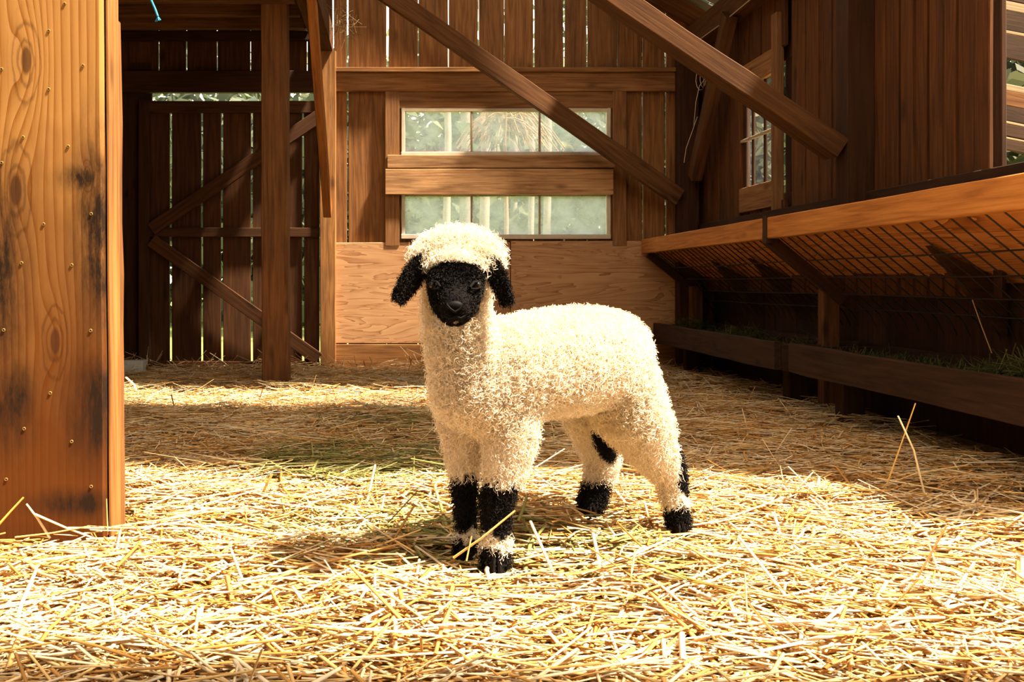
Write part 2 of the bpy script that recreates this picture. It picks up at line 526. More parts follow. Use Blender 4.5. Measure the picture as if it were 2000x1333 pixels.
# left bay, above the door
ed = [232, 250, 310, 364, 424, 489, 548, 600, 650]
for i in range(len(ed) - 1):
    x0, x1 = PX(ed[i] + 1.2, D), PX(ed[i + 1] - 1.2, D)
    board('board', ((x0 + x1) / 2, D + .013, PZ(178, D)), ((x0 + x1) / 2, D + .013, roof_z(x0) - .05), x1 - x0, .024, M_DOORB, wall_back, segs=6, jit=.0016)
board('board', (-1.92, D + .013, 0), (-1.92, D + .013, 4.0), .30, .024, M_DARK, wall_back)
board('board', (-1.70, D + .013, 0), (-1.70, D + .013, 2.0), .17, .024, M_DARK, wall_back)
# girts (long rails across the wall)
def hb(name, u0, u1, v0, v1, D0, t, mat, parent, **kw):
    z = (PZ(v0, D0) + PZ(v1, D0)) / 2
    return board(name, (PX(u0, D0), D0 + t / 2, z), (PX(u1, D0), D0 + t / 2, z), abs(PZ(v0, D0) - PZ(v1, D0)), t, mat, parent, (0, 0, 1), **kw)
def vb(name, u0, u1, v0, v1, D0, t, mat, parent, **kw):
    x = (PX(u0, D0) + PX(u1, D0)) / 2
    return board(name, (x, D0 + t / 2, PZ(v1, D0)), (x, D0 + t / 2, PZ(v0, D0)), PX(u1, D0) - PX(u0, D0), t, mat, parent, (1, 0, 0), **kw)
hb('girt', 652, 1345, 141, 178, 6.37, .038, M_TRIM, wall_back, segs=8)
hb('girt', 652, 1345, 131, 140, 6.345, .063, M_RAIL, wall_back, segs=8)
hb('girt', 236, 622, 138, 180, 6.36, .05, M_DARK, wall_back, segs=8)
hb('girt', 236, 622, 60, 78, 6.36, .05, M_DARK, wall_back, segs=8)
# window surround
vb('window_stud', 752, 780, 178, 480, 6.375, .03, M_TRIM, wall_back)
vb('window_stud', 1197, 1224, 178, 480, 6.375, .03, M_TRIM, wall_back)
hb('lintel', 780, 1197, 178, 212, 6.385, .025, M_TRIM, wall_back)
hb('rail', 757, 1200, 303, 328, 6.352, .022, M_MIDRAIL, wall_back, segs=8)
hb('rail', 753, 1198, 330, 380, 6.345, .026, M_MIDRAIL, wall_back, segs=8)
hb('filler', 780, 1197, 296, 384, 6.40, .02, M_TRIM, wall_back)
# plywood below
ply = empty('wall_panel', (0, 6.38, 0), 'plywood sheeting along the foot of the back wall', kind='structure')
def sheet(u0, u1, v0, v1, D0=6.38):
    return hb('plywood_sheet', u0, u1, v0, v1, D0, .02, M_PLY, ply, segs=4, jit=.001)
sheet(652, 996, 474, 671)
sheet(998, 1372, 471, 671)
hb('kick_board', 652, 1372, 673, 722, 6.375, .025, M_RAIL, ply, segs=8)

# windows
def window(name, v0, v1, label):
    w = empty(name, (PX(988, 6.4), 6.39, PZ(v1, 6.39)), label, kind='structure')
    Dw = 6.385
    hb('frame_rail', 784, 1193, v0 - 7, v0, Dw, .03, M_WHITE, w)
    hb('frame_rail', 784, 1193, v1, v1 + 9, Dw - .012, .04, M_WHITE, w)
    vb('frame_stile', 784, 791, v0 - 7, v1 + 9, Dw, .03, M_WHITE, w)
    vb('frame_stile', 1185, 1193, v0 - 7, v1 + 9, Dw, .03, M_WHITE, w)
    us = [791, 921, 1054, 1185]
    for u in us[1:3]:
        vb('muntin', u - 2, u + 2, v0, v1, Dw + .003, .02, M_MUNTIN, w)
    for i in range(3):
        vb('pane', us[i], us[i + 1], v0, v1, Dw + .012, .004, M_GLASS, w, segs=1, jit=0, bev=0.0005)
    return w
window('window_1', 218, 297, 'upper row of three dusty panes in the back wall')
window('window_2', 381, 458, 'lower row of three dusty panes behind the lamb head')

# ------------------------------------------------------------------ door in the left bay
door = empty('door_1', (PX(455, 6.38), 6.38, 0), 'dark board door with crossed braces in the left bay', kind='structure')
ed = [283, 334, 395, 434, 492, 541, 592, 626]
for i in range(len(ed) - 1):
    a, b = ed[i], ed[i + 1]
    x0, x1 = PX(a + (2.2 if i else 0), D), PX(b - 2.0, D)
    board('board', ((x0 + x1) / 2, D - .003, .02), ((x0 + x1) / 2, D - .003, PZ(200, D)), x1 - x0, .022, M_DOORB, door, segs=9, jit=.0013)
hb('rail', 285, 624, 197, 220, 6.36, .035, M_DOORB, door)
hb('rail', 285, 624, 445, 463, 6.36, .035, M_DOORB, door)
hb('rail', 285, 624, 706, 721, 6.36, .035, M_DOORB, door)
vb('stile', 270, 292, 197, 720, 6.355, .04, M_DARK, door)
def slope(name, a, b, w, D0, t, mat, parent, D1=None, **kw):
    p0, p1 = P(*a, D0), P(*b, D1 or D0)
    return board(name, p0, p1, w, t, mat, parent, (0, 0, 1), **kw)
slope('brace', (296, 448), (622, 228), .085, 6.34, .025, M_DOORB, door)
slope('brace', (296, 470), (622, 702), .085, 6.34, .025, M_DOORB, door)

# ------------------------------------------------------------------ right wall
RX = 2.0
wall_right = empty('wall_right', (RX, 4.8, 0), 'right wall of weathered upright boards above the hay feeders', kind='structure')
def rd(u, x=RX): return x * F / (u - CU)
def rb(u0, u1, z0, z1, x=RX, t=.022, mat=M_RWALL, name='board', parent=None, **kw):
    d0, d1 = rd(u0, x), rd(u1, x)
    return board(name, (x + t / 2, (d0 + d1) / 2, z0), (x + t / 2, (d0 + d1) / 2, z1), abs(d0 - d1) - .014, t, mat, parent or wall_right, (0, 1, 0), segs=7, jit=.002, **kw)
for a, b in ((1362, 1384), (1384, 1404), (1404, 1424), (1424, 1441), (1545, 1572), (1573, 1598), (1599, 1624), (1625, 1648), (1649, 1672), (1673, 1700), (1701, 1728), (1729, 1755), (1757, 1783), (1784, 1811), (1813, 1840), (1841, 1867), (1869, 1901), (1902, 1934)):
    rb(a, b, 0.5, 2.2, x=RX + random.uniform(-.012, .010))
rb(1936, 1958, .5, 2.2, x=1.985, t=.018, mat=M_DARK, name='end_stud')
for a, b in ((1441, 1462), (1463, 1486), (1487, 1512), (1513, 1533)):
    rb(a, b, 1.78, 2.2)
    rb(a, b, 0.5, .98)
rb(1533, 1546, .5, 2.2, x=RX + .05, t=.02, mat=M_DARK)
for k in range(8):  # dark boards added behind the seams to stop daylight coming through
    d0, d1 = rd(1362) - k * .365, rd(1362) - (k + 1) * .365
    for z0, z1 in (((.5, 1.02), (1.72, 2.2)) if 5.0 < (d0 + d1) / 2 < 5.75 else ((.5, 2.2),)):
        board('seam_light_block', (RX + .055, (d0 + d1) / 2, z0), (RX + .055, (d0 + d1) / 2, z1), .37, .02, M_DARK, wall_right, (0, 1, 0))
board('seam_light_block', (RX + .07, 5.06, .9), (RX + .07, 5.06, 1.8), .13, .02, M_DARK, wall_right, (0, 1, 0))
board('seam_light_block', (RX + .07, 5.80, .9), (RX + .07, 5.80, 1.8), .16, .02, M_DARK, wall_right, (0, 1, 0))
board('seam_light_block', (RX + .055, 3.44, .5), (RX + .055, 3.44, 2.2), .18, .02, M_DARK, wall_right, (0, 1, 0))
# unseen boards added above the opening to keep sun off the near feeder
for k in range(3):
    y = 2.45 + k * .25
    board('board', (RX + .01, y + .125, 1.55), (RX + .01, y + .125, 2.25), .246, .022, M_RWALL, wall_right, (0, 1, 0))
# lower wall behind the feeders
wall_lower = empty('wall_lower', (2.1, 4.2, 0), 'dark lower boards behind the hay feeders', kind='structure')
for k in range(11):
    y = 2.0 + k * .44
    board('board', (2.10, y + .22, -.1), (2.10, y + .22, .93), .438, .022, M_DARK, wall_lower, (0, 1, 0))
# window in the right wall
w3 = empty('window_3', (RX, 5.4, 1.09), 'small barred window in the right wall', kind='structure')
def rbox(name, d0, d1, z0, z1, x, t, mat, parent, vertical=True, **kw):
    if vertical:
        return board(name, (x + t / 2, (d0 + d1) / 2, z0), (x + t / 2, (d0 + d1) / 2, z1), abs(d1 - d0), t, mat, parent, (0, 1, 0), **kw)
    return board(name, (x + t / 2, d0, (z0 + z1) / 2), (x + t / 2, d1, (z0 + z1) / 2), abs(z1 - z0), t, mat, parent, (0, 0, 1), **kw)
dA, dB = rd(1450), rd(1515)
z0w, z1w = 1.09, 1.66
rbox('frame_stile', dA + .07, dA, z0w - .16, z1w + .15, RX - .02, .03, M_RWALL, w3)
rbox('frame_stile', dB, dB - .075, z0w - .16, z1w + .30, RX - .025, .04, M_TRIM, w3)
rbox('frame_header', dB, dA, z1w, z1w + .13, RX - .018, .03, M_TRIM, w3, False)
rbox('frame_sill', dB, dA, z0w - .14, z0w, RX - .02, .035, M_TRIM, w3, False)
rbox('muntin', dB, dA, 1.355, 1.372, RX - .012, .015, M_MUNTIN, w3, False)
rbox('pane', dB, dA, z0w, z1w, RX + .02, .004, M_GLASS2, w3, False, segs=1, jit=0, bev=.0005)
for k in (0.30, 0.66):
    y = dA + (dB - dA) * k
    rbox('bar', y - .014, y + .014, z0w, z1w, RX + .004, .012, M_DARK, w3)
rbox('bar', dA - .05, dA, z0w, z1w, RX + .004, .012, M_DARK, w3)

# left wall, unseen from here but closing the bay
wall_left = empty('wall_left', (-2.05, 3.6, 0), 'dark boarded left wall of the side bay', kind='structure')
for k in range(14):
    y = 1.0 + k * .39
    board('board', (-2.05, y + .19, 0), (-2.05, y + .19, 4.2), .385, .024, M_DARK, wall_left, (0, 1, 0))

wall_front_added = empty('wall_front_added', (0, -.6, 0), 'unseen front wall added behind the viewer to block sky light', kind='structure')  # added to keep sky light off the timber facing the camera
for k in range(11):
    x = -2.05 + k * .4
    board('board', (x + .2, -.6, -.08), (x + .2, -.6, roof_z(x + .4) - .02), .398, .024, M_DARK, wall_front_added, (1, 0, 0))
# wall of the shed beyond the opening at right
wall_far = empty('wall_shed', (3.9, 6.0, 0), 'slatted shed wall with bright gaps seen past the right wall', kind='structure')
def shed(v0, v1, mat, y=6.0, name='slat'):
    z0, z1 = PZ(v0, 6.0), PZ(v1, 6.0)
    zm = (z0 + z1) / 2
    return board(name, (3.35, y, zm + .11), (4.9, y, zm - .2), abs(z0 - z1), .03, mat, wall_far, (0, 0, 1))
M_SHED = wood('shed_slat_wood', (0.06, 0.03, 0.014), (0.038, 0.018, 0.008), (0.018, 0.008, 0.004), .4)
M_LIT_EDGE = wood('lit_edge_slat', (0.363, 0.286, 0.176), (0.3025, 0.231, 0.132), (0.22, 0.154, 0.0825), .2)  # pale colour stands in for board edges catching the light
for v0, v1, mt in ((-40, 8, M_SHED), (10, 27, M_LIT_EDGE), (28, 66, M_SHED), (67, 73, M_LIT_EDGE), (74, 120, M_SHED), (172, 184, M_LIT_EDGE), (185, 213, M_BEAM), (214, 243, M_SHED), (244, 249, M_LIT_EDGE), (250, 273, M_SHED), (275, 279, M_LIT_EDGE), (280, 300, M_SHED)):
    shed(v0 + 2, v1 + 2, mt)
for k in range(3):
    board('upright', (3.45 + k * .7, 6.05, 0), (3.45 + k * .7, 6.05, 2.6), .07, .05, M_DARK, wall_far)

# ------------------------------------------------------------------ roof
roof = empty('ceiling', (0, 3, 2.3), 'corrugated tin roof on rafters with gaps added to let sun in', kind='structure')
def roof_sheet(y0, y1, x0, x1, mat=None):
    n = max(2, int(round((y1 - y0) / .038)))
    V, Fc = [], []
    for k in range(n + 1):
        y = y0 + (y1 - y0) * k / n
        dz = .008 * (1 if k % 2 else -1)
        V += [(x0, y, roof_z(x0) + dz + .06), (x1, y, roof_z(x1) + dz + .06)]
    for k in range(n):
        Fc.append((2 * k, 2 * k + 1, 2 * k + 3, 2 * k + 2))
    return pymesh('roof_sheet', V, Fc, mat or M_TIN, roof)
SUN_GAPS = ((0.94, 2.36), (3.84, 4.52))  # unseen roof openings placed to throw the sun patches on the floor
spans = [(-0.9, .35, None), (.35, SUN_GAPS[0][0], M_FILL_SHEET), (SUN_GAPS[0][1], 3.10, M_FILL_SHEET), (3.10, SUN_GAPS[1][0], None), (SUN_GAPS[1][1], 5.85, None)]  # translucent fill sheets added on both sides of the near opening
for a, b, mt in spans:
    n = max(1, int(round((b - a) / .68)))
    for k in range(n):
        roof_sheet(a + (b - a) * k / n, a + (b - a) * (k + 1) / n + .01, 2.3, -2.3, mt)
roof_sheet(5.85, 6.09, 2.3, 1.45)  # opening left between these sheets, shaped for the sun patch on the back wall
roof_sheet(5.85, 6.21, -0.02, -2.3)
roof_sheet(6.09, 6.21, 2.3, 1.12)
roof_sheet(6.21, 6.6, 2.3, -2.3)

for k, (y, lab) in enumerate(((6.32, 'rafter nearest the back wall under the tin roof'), (5.55, 'second rafter out from the back wall under the tin roof'), (4.85, 'third rafter out from the back wall under the tin roof'))):
    o = board('rafter', (2.1, y, roof_z(2.1) - .03), (-2.0, y, roof_z(-2.0) - .03), .12, .05, M_BEAM, None, (0, 0, 1))
    tag(o, lab, 'rafter', 'rafters')

# ------------------------------------------------------------------ frame timbers
o = board('plate_beam', (1.95, 3.0, 2.145), (1.95, 6.40, 2.145), .10, .15, M_BEAM, None, (1, 0, 0), segs=10, jit=.003)
tag(o, 'dusty plate beam on top of the right wall under the roof', 'beam')
o = board('plate_beam', (-.48, 2.6, 2.14), (-.48, 6.40, 2.14), .12, .16, M_BEAM, None, (1, 0, 0), segs=10, jit=.002)
tag(o, 'long beam with a sunlit face above the left bay opening', 'beam')
o = board('corner_post', (PX(1343, 6.3), 6.32, 0), (PX(1343, 6.3), 6.32, 2.07), .125, .10, M_DARK, None)
tag(o, 'dark corner post where the back and right walls meet', 'post')
o = board('wall_post', (PX(1672, 4.1), 4.11, .86), (PX(1672, 4.1), 4.11, 2.07), .115, .11, M_DARK, None)
tag(o, 'dark post standing against the right wall at the foot of the long brace', 'post')
o = board('wall_post', (PX(640, 6.33), 6.362, -.02), (PX(640, 6.33), 6.362, 2.06), .102, .05, M_RAIL, None, jit=.002)
tag(o, 'post between the door and the window bay with a sunlit foot', 'post')
o = board('middle_post', (PX(537, 5.28), 5.34, -.02), (PX(535, 5.28), 5.34, 2.2), .142, .13, M_MIDPOST, None, jit=.002, segs=10)
tag(o, 'free standing square post in front of the dark door', 'post')
# braces
o = board('diagonal_brace', P(1326, 386, 6.23), P(690, -58, 5.88), .112, .045, M_BEAM, None, (0, 0, 1), segs=8, jit=.003)
tag(o, 'diagonal brace crossing the upper window of the back wall', 'brace')
o = board('diagonal_brace', P(1634, 292, 4.12), P(1130, -48, 4.12), .088, .13, M_BEAM, None, (0, 0, 1), segs=8, jit=.003)
tag(o, 'thick diagonal brace with an orange underside in front of the small barred window', 'brace')
o = board('knee_brace', (1.90, 6.20, 1.22), (1.90, 5.55, 2.08), .09, .07, M_BEAM, None, (0, 1, 0), segs=6, jit=.003)
tag(o, 'short steep brace in the right corner with string hanging by it', 'brace')
o = board('knee_brace', (-.445, 6.26, 1.00), (-.455, 5.1, 2.16), .10, .05, M_ORANGE, None, (0, 1, 0), segs=6, jit=.0015)
tag(o, 'narrow orange brace rising from the post beside the door', 'brace')
for k, (y, lab) in enumerate(((5.25, 'loft joist nearest the camera above the dark door'), (5.52, 'second loft joist above the dark door'), (5.80, 'third loft joist above the dark door'))):
    o = board('loft_joist', (-2.02, y, 2.135), (-.55, y, 2.135), .15, .05, M_MIDPOST, None, (0, 0, 1))
    tag(o, lab, 'joist', 'loft joists')
loft = empty('ceiling_loft', (-1.3, 5.6, 2.22), 'loft boarding above the left bay', kind='structure')
for k in range(11):
    y = 3.0 + k * .31
    board('board', (-2.02, y + .15, 2.235), (-.56, y + .15, 2.235), .305, .025, M_DARK, loft, (0, 1, 0))

# ------------------------------------------------------------------ big post at left
PL, PR_T, PR_B = -1.00, -0.645, -0.632
POST_L = 1.9
# local x runs up the post (0 at mid height), local y across; see board()
def post_local(u, v, Dp=2.12):
    p = P(u, v, Dp)
    return (p.z - (POST_L / 2 - .03), p.x - (-.815))
POST_KNOTS = []
for (u, v, r, a) in ((52, 118, .038, 2.0), (30, 372, .044, -2.2), (105, 668, .036, 1.8), (170, 345, .016, .8)):
    lx, ly = post_local(u, v)
    POST_KNOTS.append((lx, -ly, r, a))
POST_BURNS = []
for (u, v, rx, ry) in ((195, 455, .24, .060), (192, 800, .13, .075), (-10, 540, .22, .065), (165, 350, .035, .06), (150, 985, .03, .10), (20, 790, .10, .05)):
    lx, ly = post_local(u, v)
    POST_BURNS.append((lx, -ly, rx, ry))
M_POST = post_mat()
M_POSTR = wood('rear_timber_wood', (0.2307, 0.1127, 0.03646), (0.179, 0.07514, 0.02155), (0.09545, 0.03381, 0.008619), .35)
M_POST_SHADE = wood('post_side_shade', (0.34, 0.17, 0.05), (0.25, 0.11, 0.028), (0.13, 0.05, 0.012), .45)  # darker post wood, shade put into the colour of the side face
bigpost = empty('timber_post', (-.82, 2.2, 0), 'massive knotty brown timber post in front at left, studded with screws', 'post')
ft = board('front_timber', (-.815 + .006, 2.166, -.03), (-.815 - .006, 2.166, POST_L - .03), .352, .092, M_POST, bigpost, (-1, 0, 0), segs=14, jit=.0012, bev=.008)
board('side_shade_strip', (-.639 + .012, 2.168, -.03), (-.639, 2.168, POST_L - .03), .078, .006, M_POST_SHADE, bigpost, (0, 1, 0), segs=10)  # thin strip added to darken the sunlit side of the post
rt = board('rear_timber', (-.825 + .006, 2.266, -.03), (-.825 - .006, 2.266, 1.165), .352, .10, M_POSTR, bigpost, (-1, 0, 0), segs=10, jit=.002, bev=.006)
scr_me = None
for (u, v) in ((126, 7), (162, 128), (95, 174), (45, 268), (133, 286), (3, 135), (3, 318), (85, 438), (178, 418), (42, 514), (140, 518), (7, 645), (177, 646), (98, 768), (47, 838), (140, 863), (12, 937), (178, 951), (95, 60)):
    p = P(u, v, 2.119)
    if scr_me is None:
        V, Fc = [], []
        prof = [(.0038, .0015), (.0036, -.0006), (.0026, -.0010), (.0019, .0012), (.0, .0014)]
        n = 8
        for r, yy in prof:
            for k in range(n):
                V.append((r * math.cos(k * 2 * math.pi / n), yy, r * math.sin(k * 2 * math.pi / n)))
        for j in range(len(prof) - 1):
            for k in range(n):
                k2 = (k + 1) % n
                Fc.append((j * n + k, j * n + k2, (j + 1) * n + k2, (j + 1) * n + k))
        scr = pymesh('screw', V, Fc, M_BRASS, bigpost, Matrix.Translation(p))
        scr_me = scr.data
    else:
        link_mesh('screw', scr_me, None, bigpost, Matrix.Translation(p))

# ------------------------------------------------------------------ hay feeders along the right wall
def feeder(y0, y1, label, nbar, gus, posts, struts):
    f = empty('hay_feeder', (1.85, (y0 + y1) / 2, 0), label, 'feeder', 'hay feeders')
    board('top_rail', (1.625, y0, .785), (1.625, y1, .785), .092, .05, M_FASCIA, f, (0, 0, 1), segs=8, jit=.001)
    board('slanted_panel', (1.855, y0 + .01, .672), (1.855, y1 - .01, .672), .49, .014, M_FEEDPLY, f, (.42, 0, -.235), segs=4, jit=.0005)
    board('lid', (1.80, y0, .825), (1.80, y1, .825), .32, .018, M_DARK, f, (1, 0, 0), segs=6)
    board('back_rail', (1.965, y0, .872), (1.965, y1, .872), .112, .02, M_DARK, f, (0, 0, 1), segs=6)
    for k in range(nbar):
        y = y0 + .06 + (y1 - y0 - .12) * k / (nbar - 1)
        tube('wire', [(1.635, y, .742), (1.83, y + random.uniform(-.004, .004), .583), (2.02, y, .415), (2.05, y, .355)], .0028, M_WIRE, f, sides=4)
    for t in (.30, .52, .74, .93):
        x = 1.635 + .385 * t
        z = .742 - .327 * t
        tube('wire', [(x, y0 + .03, z), (x, (y0 + y1) / 2, z - .004), (x, y1 - .03, z)], .0028, M_WIRE, f, sides=4)
    for y in gus:
        V = [(1.80, y, .675), (2.06, y, .545), (2.06, y, .36), (1.80, y + .035, .675), (2.06, y + .035, .545), (2.06, y + .035, .36)]
        pymesh('gusset', V, [(0, 1, 2), (5, 4, 3), (0, 3, 4, 1), (1, 4, 5, 2), (2, 5, 3, 0)], M_DARK, f)
    for y in struts[:1]:
        board('joint_block', (1.622, y - .05, .72), (1.622, y - .05, .838), .06, .04, M_TROUGH, f, (1, 0, 0))
    for y in struts:
        board('strut', (1.625, y - .03, .735), (1.945, y - .03, .475), .05, .04, M_DARK, f, (0, 0, 1))
    for y in posts:
        board('leg', (1.90, y, -.03), (1.90, y, .525), .075, .055, M_MIDPOST, f, (1, 0, 0))
    return f
feeder(4.255, 6.36, 'far hay feeder with a slanted wire rack, running into the back corner', 26, (4.95, 5.55), (4.28, 6.18), (4.27, 6.30))
feeder(2.05, 4.215, 'near hay feeder with a slanted wire rack, leaving the frame at right', 25, (3.28,), (2.2,), ())

def trough(y0, y1, label, xf):
    t = empty('feed_trough', (1.85, (y0 + y1) / 2, 0), label, 'trough', 'feed troughs')
    board('front_board', (xf, y0, .226), (xf, y1, .226), .125, .03, M_TROUGH, t, (0, 0, 1), segs=10, jit=.003)
    board('back_board', (2.04, y0, .226), (2.04, y1, .226), .125, .025, M_TROUGH, t, (0, 0, 1))
    board('bottom_board', ((xf + 2.04) / 2, y0, .172), ((xf + 2.04) / 2, y1, .172), 2.0 - xf, .02, M_TROUGH, t, (1, 0, 0))
    for y in (y0 + .012, y1 - .012):
        board('end_board', (xf + .017, y, .222), (2.03, y, .222), .11, .024, M_TROUGH, t, (0, 0, 1))
    for y in (y0 + .22, y1 - .22):
        board('leg', (1.84, y, -.03), (1.84, y, .162), .09, .07, M_DARK, t)
    return t
trough(4.27, 6.29, 'far feed trough of dark wood under the back part of the feeders', 1.672)
trough(2.15, 4.17, 'near feed trough of dark wood heaped with green hay', 1.695)

def strands(name, n, area, hfun, lmin, lmax, rmin, rmax, cols, mat, parent=None, tilt=.25, k=4, bias=0.0, flat=.6, sides=3, curl=.12):
    x0, x1, y0, y1 = area
    cx = RNG.uniform(x0, x1, n)
    cy = RNG.uniform(y0, y1, n)
    cz = hfun(cx, cy)
    L = RNG.uniform(lmin, lmax, n)
    yaw = RNG.uniform(0, 2 * np.pi, n)
    pit = RNG.normal(0, tilt, n)
    d = np.stack([np.cos(yaw) * np.cos(pit), np.sin(yaw) * np.cos(pit), np.sin(pit)], -1)
    side = np.stack([-np.sin(yaw), np.cos(yaw), RNG.normal(0, .6, n)], -1)
    t = np.linspace(-.5, .5, k)
    bend = RNG.normal(0, curl, n)
    pts = np.stack([cx, cy, cz], -1)[:, None, :] + d[:, None, :] * (t[None, :, None] * L[:, None, None]) + side[:, None, :] * ((t[None, :, None] ** 2 - .08) * (bend * L)[:, None, None])
    rad = np.repeat(RNG.uniform(rmin, rmax, n)[:, None], k, 1)
    V, q = sweep(pts, rad, sides, flat)
    ci = RNG.integers(0, len(cols), n)
    c = np.array(cols)[ci] * RNG.uniform(.75, 1.15, n)[:, None]
    return npmesh(name, V, q, mat, parent, col=np.repeat(c, k * sides, 0))

GREEN = [(.07, .09, .02), (.11, .13, .035), (.16, .155, .05), (.05, .07, .018)]
def heap(y0, y1, base, amp, f, ph):
    def h(x, y):
        s = np.clip(np.sin((y - y0) * f + ph), 0, 1)
        e = np.clip(1 - np.abs((x - 1.86) / .19) ** 2, 0, 1)
        return base + RNG.random(len(x)) * (amp * s * e + .012)
    return h
tag(strands('trough_hay', 4200, (1.75, 2.0, 2.25, 4.08), heap(2.2, 4.2, .22, .14, 2.3, .9), .05, .16, .0012, .0022, GREEN, M_HAY, tilt=.5), 'dark green hay heaped in the near trough', 'hay', 'hay in the troughs', 'stuff')
tag(strands('trough_hay', 2200, (1.75, 2.0, 4.40, 6.18), heap(4.3, 6.25, .21, .10, 7.0, 1.2), .05, .14, .0012, .0022, GREEN, M_HAY, tilt=.5), 'green hay tufts lying in the far trough', 'hay', 'hay in the troughs', 'stuff')

# ------------------------------------------------------------------ straw bedding
STRAW = np.array([(.93, .76, .50), (.94, .79, .56), (.92, .74, .46), (.86, .58, .23), (.84, .60, .28), (.68, .37, .10), (.60, .31, .08), (.46, .22, .05), (.90, .70, .40)])
def straw_bed(name, n, y0, y1, zmax, lmin, lmax, wmin, wmax, tilt, label):
    # denser towards the camera
    yy = y0 + (y1 - y0) * RNG.random(n) ** 1.25
    x0 = np.maximum(-.43 * yy - .25, -2.0)
    x1 = np.minimum(.66 * yy + .25, 1.93)
    xx = x0 + (x1 - x0) * RNG.random(n)
    lump = .5 + .5 * np.sin(xx * 9 + 2 * np.sin(yy * 5)) * np.cos(yy * 8 + xx * 3)
    zz = floor_h(xx, yy) + RNG.random(n) ** 1.4 * zmax * (.45 + .75 * lump) - .012
    L = lmin + (lmax - lmin) * RNG.random(n) ** 1.8
    yaw = RNG.normal(0, .75, n) + np.where(RNG.random(n) < .3, RNG.uniform(0, 6.28, n), 0)
    pit = RNG.normal(0, tilt, n)
    pit = np.where(RNG.random(n) < .02, RNG.normal(0, .45, n), pit)
    k = 3
    t = np.linspace(-.5, .5, k)
    d = np.stack([np.cos(yaw) * np.cos(pit), np.sin(yaw) * np.cos(pit), np.sin(pit)], -1)
    side = np.stack([-np.sin(yaw), np.cos(yaw), RNG.normal(0, .3, n)], -1)
    bend = RNG.normal(0, .10, n)
    pts = np.stack([xx, yy, zz], -1)[:, None, :] + d[:, None, :] * (t[None, :, None] * L[:, None, None]) + side[:, None, :] * ((t[None, :, None] ** 2 - .08) * (bend * L)[:, None, None])
    # keep clear of the big post and of the walls
    pm = pts.reshape(n, -1, 3)
    bad = ((pm[:, :, 0] < -.62) & (pm[:, :, 1] > 2.10) & (pm[:, :, 1] < 2.34)).any(1)
    bad |= (pm[:, :, 1] > 6.36).any(1)
    for fx, fy in ((.19, 1.86), (.135, 1.93), (.62, 2.12), (.463, 2.30)):   # trampled flat round the feet
        bad |= ((((pm[:, :, 0] - fx) / .075) ** 2 + ((pm[:, :, 1] - fy + .05) / .13) ** 2 < 1) & (pm[:, :, 2] > .012)).any(1)
    keep = ~bad
    pts, n = pts[keep], int(keep.sum())
    w = (wmin + (wmax - wmin) * RNG.random(n) ** 1.15)
    rad = np.repeat(w[:, None], k, 1) * np.array([.95, 1.0, .85])[None]
    V, q = sweep(pts, rad, 4, .45)
    ci = RNG.integers(0, len(STRAW), n)
    c = STRAW[ci] * RNG.uniform(.8, 1.12, n)[:, None]
    m = pts[:, 1]
    gnoise = np.sin(m[:, 0] * 2.3 + 1.2) + np.sin(m[:, 1] * 3.7 + m[:, 0] * 1.1) + RNG.normal(0, .6, n)
    gr = (gnoise > 2.15)
    gp = ((m[:, 0] + .05) / .34) ** 2 + ((m[:, 1] - 3.0) / .34) ** 2 < 1.3
    gr |= gp & (RNG.random(n) < .75)
    c[gr] = np.array([.30, .29, .09]) * RNG.uniform(.6, 1.2, int(gr.sum()))[:, None]
    o = npmesh(name, V, q, M_STRAW, None, col=np.repeat(np.clip(c, 0, 1), k * 4, 0))
    return tag(o, label, 'straw', 'straw bedding', 'stuff')
straw_bed('straw_bedding', 18500, 1.12, 2.7, .042, .035, .29, .0015, .0046, .10, 'golden straw bedding in front of and around the lamb')
straw_bed('straw_bedding', 17000, 2.5, 4.3, .040, .04, .22, .0014, .0034, .09, 'shaded straw bedding behind the lamb')
straw_bed('straw_bedding', 11000, 4.1, 6.4, .045, .05, .24, .0016, .0036, .12, 'straw bedding along the foot of the back wall')

straw_bed('straw_bedding', 1500, 1.15, 2.9, .050, .12, .36, .0032, .0052, .10, 'broad loose straws lying on top of the bedding around the lamb')
straw_bed('straw_bedding', 420, 6.05, 6.36, .10, .08, .26, .0022, .0040, .50, 'loose straw piled against the foot of the back wall')
# single straws that stand out
def stalk(label, pts, w, col, cat='straw', name='straw_stalk'):
    pp = np.array([tuple(P(*p)) for p in pts])
    # smooth the polyline a little
    t = np.linspace(0, len(pp) - 1, 4 * (len(pp) - 1) + 1)
    cur = np.stack([np.interp(t, np.arange(len(pp)), pp[:, i]) for i in range(3)], -1)
    V, q = sweep(cur[None], np.linspace(w, w * .7, len(cur))[None], 5, .6)
    o = npmesh(name, V, q, M_STRAW, None, col=np.repeat(np.array([col]), len(V), 0), smooth=True)
    return tag(o, label, cat)
Y1, Y2, Y3 = (.88, .66, .30), (.78, .52, .17), (.92, .78, .48)
stalk('pale straw stalk leaning upright beside the taller crossing one', [(1810, 985, 2.42), (1785, 880, 2.42), (1754, 813, 2.42)], .0038, Y3)
stalk('tall golden straw stalk leaning across the pale upright one', [(1733, 945, 2.50), (1760, 868, 2.48), (1788, 788, 2.48)], .0030, Y2)
stalk('long straw raised at its tip behind the two crossing stalks', [(1700, 958, 2.6), (1790, 925, 2.55), (1892, 908, 2.5)], .003, Y1)
stalk('golden straw slanting across the front leg of the lamb', [(886, 1090, 1.82), (940, 1052, 1.80), (1006, 998, 1.80)], .0042, Y2)
stalk('short straw standing against the dark far front foot', [(911, 1096, 1.80), (921, 1048, 1.81)], .003, Y2)
